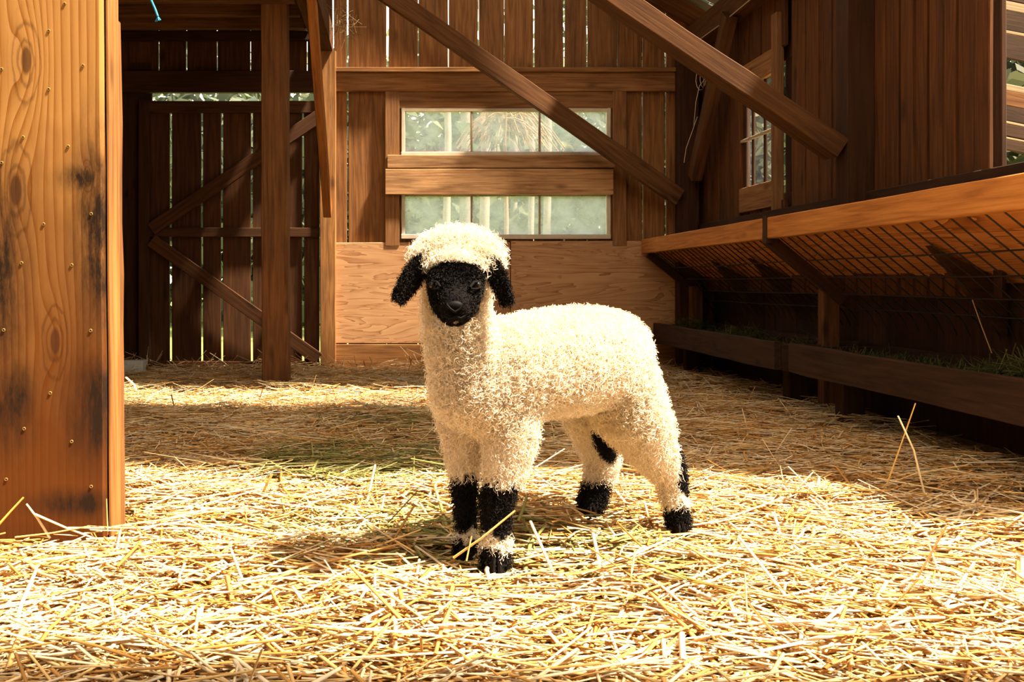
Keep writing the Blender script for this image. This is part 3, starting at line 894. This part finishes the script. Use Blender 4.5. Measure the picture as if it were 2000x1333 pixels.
stalk('pale thick straw leaning on the foot of the big post', [(98, 1052, 2.08), (75, 1015, 2.09), (52, 985, 2.10)], .004, Y3)
stalk('orange straw sticking up at the lower left frame edge by the post', [(-5, 1028, 2.06), (20, 1000, 2.07), (46, 972, 2.08)], .005, (.72, .42, .08))
stalk('straw lying across the base of the big post', [(30, 1050, 2.06), (100, 1042, 2.06), (176, 1028, 2.07)], .0036, Y2)
stalk('long pale straw propped against the base of the big post', [(68, 1005, 2.09), (130, 1032, 2.07), (200, 1058, 2.05)], .004, Y3)
stalk('thin straw upright at the corner of the big post', [(211, 1045, 2.08), (209, 1005, 2.09), (208, 975, 2.09)], .0024, Y2)
stalk('very long pale straw lying in the bright patch left of the lamb', [(405, 1008, 2.25), (480, 1060, 2.02), (570, 1108, 1.85)], .0036, Y3)
stalk('white straw slanting up in the foreground left of the lamb feet', [(690, 1195, 1.60), (722, 1140, 1.62)], .0042, Y3)
stalk('pale straw lying at the foot of the middle post', [(503, 743, 5.15), (545, 753, 5.1), (590, 768, 5.0)], .008, Y3)
stalk('bent straw end sticking out beside the big post above the bright strip', [(246, 738, 4.9), (262, 752, 4.85), (272, 780, 4.8)], .008, Y3)
stalk('thin dry stem standing in the near trough hay', [(1937, 690, 2.95), (1918, 640, 2.95), (1899, 586, 2.95)], .0026, (.42, .30, .14), 'stem', 'dry_stem')
stalk('long straw bridging the foreground below the lamb', [(500, 1205, 1.62), (600, 1168, 1.64), (740, 1142, 1.68)], .004, Y1)
stalk('thin bent straw standing in the right foreground', [(1243, 1170, 1.7), (1232, 1130, 1.7), (1240, 1075, 1.72)], .0028, Y1)

# ------------------------------------------------------------------ lamb
def build_lamb():
    # body blobs: (u, v, D, radius in pixels) chained into tapered limbs
    def B(u, v, Dd, r): return (P(u, v, Dd), r * Dd / F)
    chains = [
        [B(920, 755, 1.885, 76), B(985, 718, 1.93, 92), B(1085, 706, 2.01, 98), B(1150, 700, 2.08, 95), B(1188, 690, 2.15, 80)],
        [B(955, 790, 1.89, 58), B(1010, 770, 1.93, 60)],
        [B(922, 745, 1.885, 74), B(900, 670, 1.865, 64), B(891, 600, 1.85, 60), B(893, 535, 1.83, 58)],
        [B(854, 503, 1.83, 40), B(875, 499, 1.835, 46), B(910, 498, 1.835, 47), B(935, 503, 1.83, 40)],
        [B(890, 545, 1.79, 53), B(889, 575, 1.745, 49), B(889, 601, 1.715, 38)],
        # front near leg
        [B(990, 790, 1.915, 54), B(996, 860, 1.895, 49), B(982, 930, 1.885, 35), B(968, 985, 1.88, 31), B(970, 1045, 1.88, 25), B(968, 1092, 1.878, 29)],
        # front far leg
        [B(905, 800, 1.96, 48), B(905, 870, 1.965, 36), B(907, 925, 1.965, 27), B(908, 965, 1.96, 25), B(911, 1025, 1.955, 18), B(908, 1074, 1.945, 23)],
        # hind near leg
        [B(1196, 720, 2.12, 76), B(1238, 815, 2.11, 64), B(1280, 880, 2.12, 44), B(1311, 925, 2.145, 28), B(1318, 975, 2.145, 23), B(1325, 1022, 2.14, 24)],
        # hind far leg
        [B(1150, 770, 2.23, 62), B(1160, 835, 2.28, 44), B(1175, 890, 2.315, 33), B(1170, 935, 2.32, 26), B(1155, 985, 2.31, 27)],
        [B(1226, 690, 2.20, 30), B(1250, 730, 2.22, 20)],
    ]
    ico = bpy.data.meshes.new('tmp_ico')
    import bmesh
    bm = bmesh.new()
    bmesh.ops.create_icosphere(bm, subdivisions=2, radius=1.0)
    iv = np.array([v.co[:] for v in bm.verts])
    ifc = np.array([[v.index for v in f.verts] for f in bm.faces])
    bm.free()
    VV, FF, off = [], [], 0
    for ch in chains:
        for (p0, r0), (p1, r1) in zip(ch[:-1], ch[1:]):
            n = max(2, int((p1 - p0).length / (.22 * min(r0, r1))))
            for k in range(n + 1):
                t = k / n
                c = np.array(p0.lerp(p1, t))
                VV.append(iv * (r0 + (r1 - r0) * t) + c)
                FF.append(ifc + off)
                off += len(iv)
    tmp = npmesh('tmp_body', np.concatenate(VV), np.concatenate(FF), None)
    md = tmp.modifiers.new('r', 'REMESH')
    md.mode = 'VOXEL'
    md.voxel_size = .007
    sm = tmp.modifiers.new('s', 'SMOOTH')
    sm.factor = .5
    sm.iterations = 7
    dg = bpy.context.evaluated_depsgraph_get()
    me = bpy.data.meshes.new_from_object(tmp.evaluated_get(dg))
    bpy.data.objects.remove(tmp)
    me.name = 'lamb_body'
    me.materials.clear()
    nv = len(me.vertices)
    V = np.empty(nv * 3); me.vertices.foreach_get('co', V); V = V.reshape(-1, 3)
    N = np.empty(nv * 3); me.vertex_normals.foreach_get('vector', N); N = N.reshape(-1, 3)
    me.calc_loop_triangles()
    T = np.empty(len(me.loop_triangles) * 3, dtype=np.int32)
    me.loop_triangles.foreach_get('vertices', T); T = T.reshape(-1, 3)

    def near_seg(pts, a, b):
        a, b = np.array(a), np.array(b)
        ab = b - a
        t = np.clip(((pts - a) @ ab) / (ab @ ab), 0, 1)
        return np.linalg.norm(pts - (a + t[:, None] * ab), axis=1)
    def axis_near(pts, ch, r):
        d = np.full(len(pts), 9.0)
        for (p0, _), (p1, _) in zip(ch[:-1], ch[1:]):
            d = np.minimum(d, near_seg(pts, p0, p1))
        return d < r
    fn, ff, hn, hf = chains[5], chains[6], chains[7], chains[8]
    def zof(v, Dd): return PZ(v, Dd)
    def region(p):
        """0 white fleece, 1 black leg wool, 2 black face, 3 head cap, 4 white leg"""
        r = np.zeros(len(p), dtype=int)
        z = p[:, 2]
        wob = .006 * np.sin(p[:, 0] * 150 + p[:, 1] * 130) + .004 * np.sin(p[:, 0] * 310 - p[:, 1] * 240) + RNG.normal(0, .003, len(p))
        zz = z + wob
        head = (z > zof(600, 1.83)) & (p[:, 1] < 1.93) & (p[:, 0] < .27)
        cap = head & (z > zof(524, 1.82))
        r[cap] = 3
        fc = np.array(P(889, 577, 1.755))
        up = np.where(p[:, 2] > fc[2], 3.6, 2.2)
        e = np.abs((p[:, 0] - fc[0]) / .060) ** 3.0 + np.abs((p[:, 1] - (fc[1] - .01)) / .085) ** 2 + np.abs((p[:, 2] - fc[2]) / .061) ** up
        r[(e + RNG.normal(0, .05, len(p)) < 1.0)] = 2
        low = z < zof(850, 1.9)
        for ch, (t0, t1, t2) in ((fn, (940, 1044, 1066)), (ff, (925, 1030, 1042))):
            Dd = ch[3][0].y
            m = axis_near(p, ch[1:], .058) & low
            if ch is ff: m &= ~axis_near(p, fn[1:], .04)
            r[m] = 4
            r[m & (zz < zof(t0, Dd)) & (zz > zof(t1, Dd))] = 1
            r[m & (zz < zof(t2, Dd))] = 1
        m = axis_near(p, hn[1:], .085) & (z < zof(840, 2.12)) & (p[:, 1] < 2.24)
        m &= ~axis_near(p, hf[1:], .05)
        r[m] = 4
        r[m & (zz < zof(984, 2.14))] = 1
        m = axis_near(p, hf[1:], .07) & (z < zof(820, 2.28)) & (p[:, 1] > 2.2)
        r[m] = 4
        r[m & (zz < zof(938, 2.31))] = 1
        # black streaks down the backs of the hind legs
        b1 = near_seg(p, P(1330, 822, 2.13), P(1346, 928, 2.145)) < .047
        r[b1] = 1
        b2 = near_seg(p, P(1164, 806, 2.23), P(1203, 880, 2.255)) < .040
        r[b2] = 1
        return r

    WH = np.array([.91, .815, .675])
    BK = np.array([.007, .006, .006])
    rv = region(V)
    dark = (rv == 1) | (rv == 2)
    colv = np.where(dark[:, None], BK, WH * .85)
    a = me.color_attributes.new('tint', 'FLOAT_COLOR', 'POINT')
    a.data.foreach_set('color', np.concatenate([colv, np.ones((nv, 1))], 1).astype(np.float32).ravel())
    me.polygons.foreach_set('use_smooth', [True] * len(me.polygons))

    lamb = empty('lamb', (.34, 2.05, 0), 'curly cream white lamb with black face, ears, knees and feet, standing on straw', 'lamb')
    link_mesh('body', me, M_WOOL, lamb)

    # --- curls
    A = V[T]
    area = np.linalg.norm(np.cross(A[:, 1] - A[:, 0], A[:, 2] - A[:, 0]), axis=1)
    def sample(n, mask=None):
        w = area.copy()
        if mask is not None: w = w * mask
        idx = RNG.choice(len(T), n, p=w / w.sum())
        r1, r2 = np.sqrt(RNG.random(n)), RNG.random(n)
        b = np.stack([1 - r1, r1 * (1 - r2), r1 * r2], -1)
        p = (V[T[idx]] * b[..., None]).sum(1)
        nn = (N[T[idx]] * b[..., None]).sum(1)
        nn /= np.linalg.norm(nn, axis=1, keepdims=True) + 1e-9
        return p, nn
    def curls(name, p, nn, length, hrad, turns, tube_r, col, mat, droop=.6, out=.7, k=9, parent=lamb, lump=.0):
        n = len(p)
        down = np.array([0, 0, -1.0]) * droop + RNG.normal(0, .55, (n, 3))
        tng = down - nn * (down * nn).sum(1, keepdims=True)
        ax = nn * out + tng * (1 - out * .5)
        ax /= np.linalg.norm(ax, axis=1, keepdims=True)
        e1 = np.cross(ax, RNG.normal(0, 1, (n, 3)))
        e1 /= np.linalg.norm(e1, axis=1, keepdims=True) + 1e-9
        e2 = np.cross(ax, e1)
        t = np.linspace(0, 1, k)[None, :]
        ph = RNG.uniform(0, 6.28, n)[:, None] + 2 * np.pi * turns[:, None] * t * np.where(RNG.random(n) < .5, 1, -1)[:, None]
        hr = hrad[:, None] * np.minimum(1, .35 + t * 1.3)
        pts = (p - nn * .003)[:, None, :] + ax[:, None, :] * (t * length[:, None])[..., None] \
            + e1[:, None, :] * (hr * np.cos(ph))[..., None] + e2[:, None, :] * (hr * np.sin(ph))[..., None]
        pts[..., 2] -= (t ** 2) * (length[:, None] * .22 * droop)
        rad = tube_r[:, None] * (1.0 - .55 * t ** 2)
        wd = ax[:, None, :] + .6 * (pts - pts.mean(1, keepdims=True)) / (hrad[:, None, None] + 1e-6) + RNG.normal(0, .3, (n, 1, 3))
        wd /= np.linalg.norm(wd, axis=2, keepdims=True) + 1e-9
        wd = wd * rad[..., None]
        Vc = np.stack([pts - wd, pts + wd], 2).reshape(-1, 3)
        bq = (np.arange(n) * 2 * k)[:, None] + (np.arange(k - 1) * 2)[None, :]
        qc = np.stack([bq, bq + 1, bq + 3, bq + 2], -1).reshape(-1, 4)
        o = npmesh(name, Vc, qc, mat, parent, col=np.repeat(col, k * 2, 0), smooth=True)
        o['kind'] = 'stuff'
        return o
    def U(a, b, n): return RNG.uniform(a, b, n)
    p, nn = sample(62000)
    rr = region(p)
    # main fleece
    s = rr == 0
    P0, N0 = p[s], nn[s]; n = len(P0)
    tint = WH[None] * U(.86, 1.12, n)[:, None]
    curls('fleece', P0, N0, U(.011, .026, n), U(.0028, .0062, n), U(1.0, 2.2, n), U(.0008, .0015, n), np.clip(tint, 0, .95), M_WOOL, k=11)
    s = rr == 3
    P0, N0 = p[s], nn[s]; n = len(P0)
    reps = 2
    P0 = np.repeat(P0, reps, 0) + RNG.normal(0, .003, (n * reps, 3)); N0 = np.repeat(N0, reps, 0); n *= reps
    tint = WH[None] * U(.9, 1.14, n)[:, None]
    up = N0.copy(); up[:, 2] += .25; up /= np.linalg.norm(up, axis=1, keepdims=True)
    curls('head_wool', P0, up, U(.014, .027, n), U(.003, .006, n), U(1.0, 2.0, n), U(.0007, .0012, n), np.clip(tint, 0, .95), M_WOOL, droop=.5, out=.85)
    s = rr == 4
    P0, N0 = p[s], nn[s]; n = len(P0)
    tint = WH[None] * U(.86, 1.1, n)[:, None]
    curls('leg_wool', P0, N0, U(.012, .022, n), U(.0022, .0045, n), U(.7, 1.5, n), U(.0008, .0013, n), np.clip(tint, 0, .95), M_WOOL, droop=1.0)
    # black wool of the legs: sample densely
    tri_r = rv[T].max(1)
    p, nn = sample(8000, (tri_r == 1).astype(float))
    s = region(p) == 1
    P0, N0 = p[s], nn[s]; n = len(P0)
    tint = np.repeat(BK[None], n, 0) * U(.7, 2.0, n)[:, None]
    curls('dark_leg_wool', P0, N0, U(.009, .018, n), U(.0018, .0035, n), U(.6, 1.4, n), U(.0008, .0013, n), tint, M_BLACKWOOL, droop=.8)
    p, nn = sample(10000, (tri_r == 2).astype(float))
    s = region(p) == 2
    P0, N0 = p[s], nn[s]; n = len(P0)
    tint = np.repeat(BK[None], n, 0) * U(.6, 2.4, n)[:, None]
    muzzle = np.clip((P0[:, 1] - 1.67) / .10, .25, 1)
    curls('dark_face_wool', P0, N0, U(.007, .013, n) * muzzle, U(.0018, .0032, n), U(.8, 1.6, n), U(.0007, .0011, n), tint, M_BLACKWOOL, droop=.3)

    # --- ears
    def ear(pts, widths, nrm, label=None):
        pts = [np.array(P(*q)) for q in pts]
        nrm = np.array(nrm) / np.linalg.norm(nrm)
        k = len(pts)
        pts = np.array(pts)
        tt = np.linspace(0, k - 1, 9)
        cp = np.stack([np.interp(tt, np.arange(k), pts[:, i]) for i in range(3)], -1)
        wd = np.interp(tt, np.arange(k), widths)
        Tn = np.gradient(cp, axis=0); Tn /= np.linalg.norm(Tn, axis=1, keepdims=True)
        sd = np.cross(Tn, nrm); sd /= np.linalg.norm(sd, axis=1, keepdims=True)
        nr = np.cross(sd, Tn)
        m = 10
        an = np.arange(m) * 2 * np.pi / m
        Ve = (cp[:, None, :] + sd[:, None, :] * (np.cos(an)[None, :, None] * wd[:, None, None]) + nr[:, None, :] * ((np.sin(an) * .38 + .25 * np.cos(an) ** 2)[None, :, None] * wd[:, None, None])).reshape(-1, 3)
        Fe = [(j * m + i, j * m + (i + 1) % m, (j + 1) * m + (i + 1) % m, (j + 1) * m + i) for j in range(8) for i in range(m)]
        Fe += [tuple(range(m - 1, -1, -1)), tuple(8 * m + i for i in range(m))]
        me_e = bpy.data.meshes.new('ear')
        me_e.from_pydata([tuple(v) for v in Ve], [], Fe)
        ca = me_e.color_attributes.new('tint', 'FLOAT_COLOR', 'POINT')
        ca.data.foreach_set('color', np.tile(np.array([.014, .011, .010, 1], dtype=np.float32), len(Ve)))
        me_e.polygons.foreach_set('use_smooth', [True] * len(me_e.polygons))
        me_e.update()
        e = link_mesh('ear', me_e, M_BLACKWOOL, lamb)
        c = cp.mean(0)
        n = 2200
        f = RNG.integers(0, 8 * m, n)
        quad = np.array(Fe[:8 * m])
        a1, b1 = RNG.random((n, 1)), RNG.random((n, 1))
        Q = Ve[quad[f]]
        pp = (Q[:, 0] * (1 - a1) + Q[:, 1] * a1) * (1 - b1) + (Q[:, 3] * (1 - a1) + Q[:, 2] * a1) * b1
        jj = np.clip(((f // m) + b1[:, 0]).astype(int), 0, 8)
        nn_ = pp - cp[jj]
        nn_ /= np.linalg.norm(nn_, axis=1, keepdims=True) + 1e-9
        tint = np.repeat(BK[None], n, 0) * U(.7, 2.2, n)[:, None]
        curls('ear_wool', pp, nn_, U(.006, .013, n), U(.0014, .0026, n), U(.6, 1.3, n), U(.0006, .0010, n), tint, M_BLACKWOOL, droop=.8, parent=e)
        return e
    w = 1.82 / F
    ear([(832, 507, 1.80), (812, 526, 1.795), (795, 555, 1.79), (775, 588, 1.785)], [16 * w, 21 * w, 20 * w, 12 * w], (.35, -.9, .1))
    ear([(945, 507, 1.80), (964, 524, 1.795), (979, 558, 1.79), (994, 594, 1.79)], [14 * w, 19 * w, 16 * w, 10 * w], (-.3, -.9, .1))

    # --- eyes, nose, mouth, set on the surface of the head
    us = V[:, 0] / V[:, 1] * F + CU
    vs = CV - (V[:, 2] - CAMH) / V[:, 1] * F
    def on(u, v, lift=0.0):
        m = (np.abs(us - u) < 7) & (np.abs(vs - v) < 7)
        return P(u, v, V[m, 1].min() - lift)
    def blob(name, c, r, mat, sc=(1, 1, 1)):
        Vb = iv * np.array(sc) * r + np.array(c)
        return npmesh(name, Vb, ifc, mat, lamb, smooth=True)
    M_EYE = plain('eye', (.004, .003, .003), .3, spec=.3)
    M_NOSE = plain('nose_skin', (.004, .0035, .0035), .6, spec=.08)
    M_LID = plain('eyelid', (.006, .005, .005), .8, spec=.05)
    for u in (848, 930):
        s = 1 if u > 889 else -1
        c = on(u, 557, -.004)
        blob('eye', c, .0088, M_EYE, (1.1, .8, .8))
        pts = [on(u - 12, 560 + 2 * s, .003), on(u - 4, 551, .0065), on(u + 5, 551, .0065), on(u + 12, 559 - 2 * s, .003)]
        tube('eyelid', pts, .0026, M_LID, lamb, 5)
        pts = [on(u - 11, 562 + 2 * s, .003), on(u, 565, .005), on(u + 11, 562 - 2 * s, .003)]
        tube('eyelid', pts, .0018, M_LID, lamb, 5)
    nz = [on(u, v, .0055) for (u, v) in ((872, 595), (880, 604), (889, 610), (898, 604), (906, 595))]
    tube('nostril_line', nz, .0022, M_NOSE, lamb, 6)
    blob('nose', on(889, 598, .0), .011, M_NOSE, (1.35, .55, .85))
    tube('mouth', [on(u, v, .004) for (u, v) in ((868, 617), (879, 622), (889, 618), (900, 622), (910, 617))], .0018, M_NOSE, lamb, 5)
    # hooves: cloven, just showing below the wool
    M_HOOF = plain('hoof', (.010, .008, .007), .7, spec=.05)
    for (u, v, d) in ((968, 1104, 1.866), (908, 1086, 1.935), (1326, 1036, 2.13), (1154, 998, 2.295)):
        c = P(u, v, d)
        hv, hf_ = [], []
        for s in (-1, 1):
            o_ = len(hv)
            for zz_, wv in ((-.012, 1.0), (.010, .85), (.022, .6)):
                for (ax_, ay_) in ((0.002, .016), (.017, .014), (.018, -.008), (.007, -.026), (.002, -.024)):
                    hv.append((c.x + s * ax_ * wv, c.y + ay_ * wv, max(-.02, c.z + zz_)))
            for j in range(2):
                for i in range(5):
                    i2 = (i + 1) % 5
                    hf_.append((o_ + j * 5 + i, o_ + j * 5 + i2, o_ + (j + 1) * 5 + i2, o_ + (j + 1) * 5 + i))
            hf_ += [tuple(o_ + i for i in range(4, -1, -1)), tuple(o_ + 10 + i for i in range(5))]
        pymesh('hoof', hv, hf_, M_HOOF, lamb)
build_lamb()

# ------------------------------------------------------------------ small things
tw = [P(290, -25, 2.55), P(295, 0, 2.55), P(303, 18, 2.55), P(308, 32, 2.55)]
bt = tube('baling_twine', [(tw[0].x - .01, 2.55, 2.2), (tw[0].x - .03, 2.52, roof_z(-.65) + .05)][::-1] + [tuple(p) for p in tw], .0034, M_BLUE, sides=6)
tag(bt, 'frayed blue twine hanging down from the roof in front of the dark door', 'twine')
for k in range(7):
    e0 = P(308, 32, 2.55)
    e1 = P(303 + k * 1.8, 41 + random.uniform(-2, 2), 2.55 + random.uniform(-.005, .005))
    tube('frayed_end', [tuple(e0), tuple((e0 + e1) / 2), tuple(e1)], .0015, M_BLUE, bt, sides=4)
sp = []
for k in range(22):
    a = k / 21 * 4 * math.pi
    sp.append(P(1367 + (8 + 2 * math.sin(a * .5)) * math.cos(a) + k * .4, 148 + 20 * math.sin(a) - k * .6 + 10, 5.95 - .01 * k / 21))
tail = [P(1366, 168, 5.95), P(1359, 200, 5.95), P(1355, 245, 5.96), P(1362, 228, 5.93), P(1350, 262, 5.98), P(1340, 290, 6.0), P(1336, 318, 6.02)]
st = tube('hanging_string', [tuple(p) for p in [P(1372, 128, 5.95)] + sp + tail], .0022, M_STRING, sides=5)
tag(st, 'loop of pale string hanging beside the steep corner brace', 'string')
ln = tube('beam_cord', [(1.893, 6.15, 2.072), (1.89, 5.7, 2.058), (1.888, 5.2, 2.062), (1.893, 4.6, 2.075)], .003, M_STRING, sides=5)
tag(ln, 'pale cord stapled along the lower edge of the right plate beam', 'cord')

# pale block by the door
V = []
c = P(264, 727, 6.1)
for zz in (0, 1):
    for (ax, ay) in ((-.065, -.05), (.06, -.045), (.058, .05), (-.066, .045)):
        V.append((c.x + ax + random.uniform(-.004, .004), c.y + ay, -.02 + zz * (.052 + random.uniform(-.003, .003)) + .0))
for j in range(4):
    V[4 + j] = (V[4 + j][0] * 1.0, V[4 + j][1], .062)
tag(pymesh('stone_block', V, [(0, 1, 2, 3), (7, 6, 5, 4), (0, 4, 5, 1), (1, 5, 6, 2), (2, 6, 7, 3), (3, 7, 4, 0)], M_BLOCK), 'pale grey block on the straw beside the door', 'block')

# wisps of hay on the beam end
tag(strands('hay_wisps', 60, (PX(650, 6.0), PX(690, 6.0), 5.95, 6.15), lambda x, y: 2.06 + .20 * RNG.random(len(x)), .08, .22, .001, .0018, [(.30, .20, .09), (.22, .15, .06)], M_HAY, tilt=.9, curl=.5), 'wisps of hay hanging from the beam end at the top of the wall', 'hay', kind='stuff')

# ------------------------------------------------------------------ trees outside
def crown_mesh(n, cols, lean=0.0):
    # leaf clumps in an uneven ellipsoid, unit size
    c = RNG.normal(0, 1, (n, 3)); c /= np.linalg.norm(c, axis=1, keepdims=True)
    lobes = RNG.normal(0, .55, (14, 3))
    li = RNG.integers(0, 14, n)
    pos = lobes[li] + c * (RNG.random(n) ** .5)[:, None] * .5
    a = RNG.normal(0, 1, (n, 3)); a /= np.linalg.norm(a, axis=1, keepdims=True)
    b = np.cross(a, RNG.normal(0, 1, (n, 3))); b /= np.linalg.norm(b, axis=1, keepdims=True)
    s = RNG.uniform(.05, .12, n)[:, None]
    V = np.stack([pos - a * s, pos - b * s * .5, pos + a * s, pos + b * s * .5], 1).reshape(-1, 3)
    q = np.arange(4 * n).reshape(-1, 4)
    cc = np.array(cols)[RNG.integers(0, len(cols), n)] * RNG.uniform(.7, 1.25, n)[:, None]
    return V, q, np.repeat(cc, 4, 0)
PALS = ([(.13, .17, .09), (.19, .23, .12), (.25, .28, .15)], [(.10, .14, .10), (.14, .18, .12), (.19, .22, .15)], [(.24, .27, .12), (.30, .32, .15), (.17, .21, .11)])
CROWNS = []
for cols in PALS:
    V, q, c = crown_mesh(1500, cols)
    o = npmesh('crown', V, q, M_LEAF, None, col=c)
    CROWNS.append(o.data)
    bpy.data.objects.remove(o)
def tree(u, Dd, h, r, kind, trunk_r, label, cz=None, group='trees behind the barn'):
    x = PX(u, Dd)
    t = empty('tree', (x, Dd, 0), label, 'tree', group)
    pts = [(x, Dd, -.1), (x + .04, Dd, h * .3), (x - .03, Dd, h * .65), (x, Dd, h)]
    tube('trunk', pts, trunk_r, M_BARK, t, 8, r1=trunk_r * .4)
    c = link_mesh('crown', CROWNS[kind], None, t, Matrix.Translation((x, Dd, cz if cz else h * .75)) @ Matrix.Diagonal((r, r, r * 1.25, 1)) @ Matrix.Rotation(random.uniform(0, 6), 4, 'Z'))
    c['kind'] = 'stuff'
    return t
ORD = ('leftmost', 'second', 'third', 'fourth', 'fifth', 'sixth')
for k, (u, Dd, h, r, kd, tr) in enumerate(((868, 10.2, 7, 1.0, 1, .045), (907, 13.5, 8, 1.0, 1, .11), (942, 10.8, 7, .9, 0, .065), (1000, 13.8, 8, 1.0, 1, .055), (1033, 11.4, 7, .9, 0, .042), (1064, 10.0, 7, .9, 0, .045))):
    tree(u, Dd, h, r, kd, tr, 'pale tree trunk seen through the dusty back windows, %s counted from the left' % ORD[k], cz=h * .9)
def foliage(name, spec, n_leaf, label, gain=1.0):
    VV, QQ, CC, off = [], [], [], 0
    for (x, y, z, r, k) in spec:
        V, q, c = crown_mesh(n_leaf, PALS[k])
        VV.append(V * np.array([r, r, r * .9]) + np.array([x, y, z]))
        QQ.append(q + off); CC.append(c * gain); off += len(V)
    o = npmesh(name, np.concatenate(VV), np.concatenate(QQ), M_LEAF, None, col=np.concatenate(CC))
    return tag(o, label, 'foliage', kind='stuff')
spec = []
for u in range(120, 1500, 75):
    y = 15 + random.uniform(-1.5, 3)
    spec.append((PX(u, y), y, random.uniform(.7, 2.0), random.uniform(1.5, 2.3), random.choice((0, 1, 1, 2))))
for u in range(150, 1450, 110):
    y = 17.5 + random.uniform(-.6, .6)
    spec.append((PX(u, y), y, random.uniform(2.6, 4.2), random.uniform(1.3, 1.9), random.choice((0, 1, 2))))
foliage('forest_foliage', spec, 1000, 'green wood edge behind the barn seen through windows and gaps', .75)
foliage('garden_foliage', [(3.6, 9.2, 1.3, .9, 2), (3.9, 9.8, 2.3, 1.0, 0), (4.6, 11.5, 2.6, 1.5, 2), (3.2, 8.4, .6, .8, 1), (4.9, 11.2, 1.2, 1.7, 2), (6.6, 12.5, 1.5, 2.0, 0), (5.3, 8.8, .9, 1.3, 2), (8.4, 13.5, 1.5, 2.0, 1), (4.4, 11.0, 1.3, 1.4, 0), (5.2, 13.0, 2.8, 1.8, 1), (4.2, 10.4, 2.6, 1.0, 2)], 3600, 'green bushes outside the barred right window', .30)
# drooping dead branch outside the upper window
db = empty('dead_branch', (P(985, 235, 8.6).x, 8.6, 0), 'reddish dead branches drooping outside the upper back window', 'branch')
M_DEADW = plain('dead_twig', (.40, .24, .16), .9)
c0 = P(985, 225, 8.6)
tube('stem', [(c0.x, 8.6, -.1), (c0.x + .02, 8.6, 1.1), tuple(c0)], .03, M_DEADW, db, 6, r1=.015)
n = 170
ang = RNG.uniform(-1.4, 1.4, n); LL = RNG.uniform(.15, .5, n)
t = np.linspace(0, 1, 5)
pts = np.zeros((n, 5, 3))
pts[..., 0] = c0.x + RNG.normal(0, .05, n)[:, None] + np.sin(ang)[:, None] * t * LL[:, None]
pts[..., 1] = 8.6 + RNG.normal(0, .12, n)[:, None]
pts[..., 2] = c0.z + RNG.normal(0, .05, n)[:, None] + .12 * t - (t ** 2) * (LL * .9)[:, None]
V, q = sweep(pts, np.full((n, 5), .006), 3)
o = npmesh('twigs', V, q, M_DEADW, db)
o['kind'] = 'stuff'
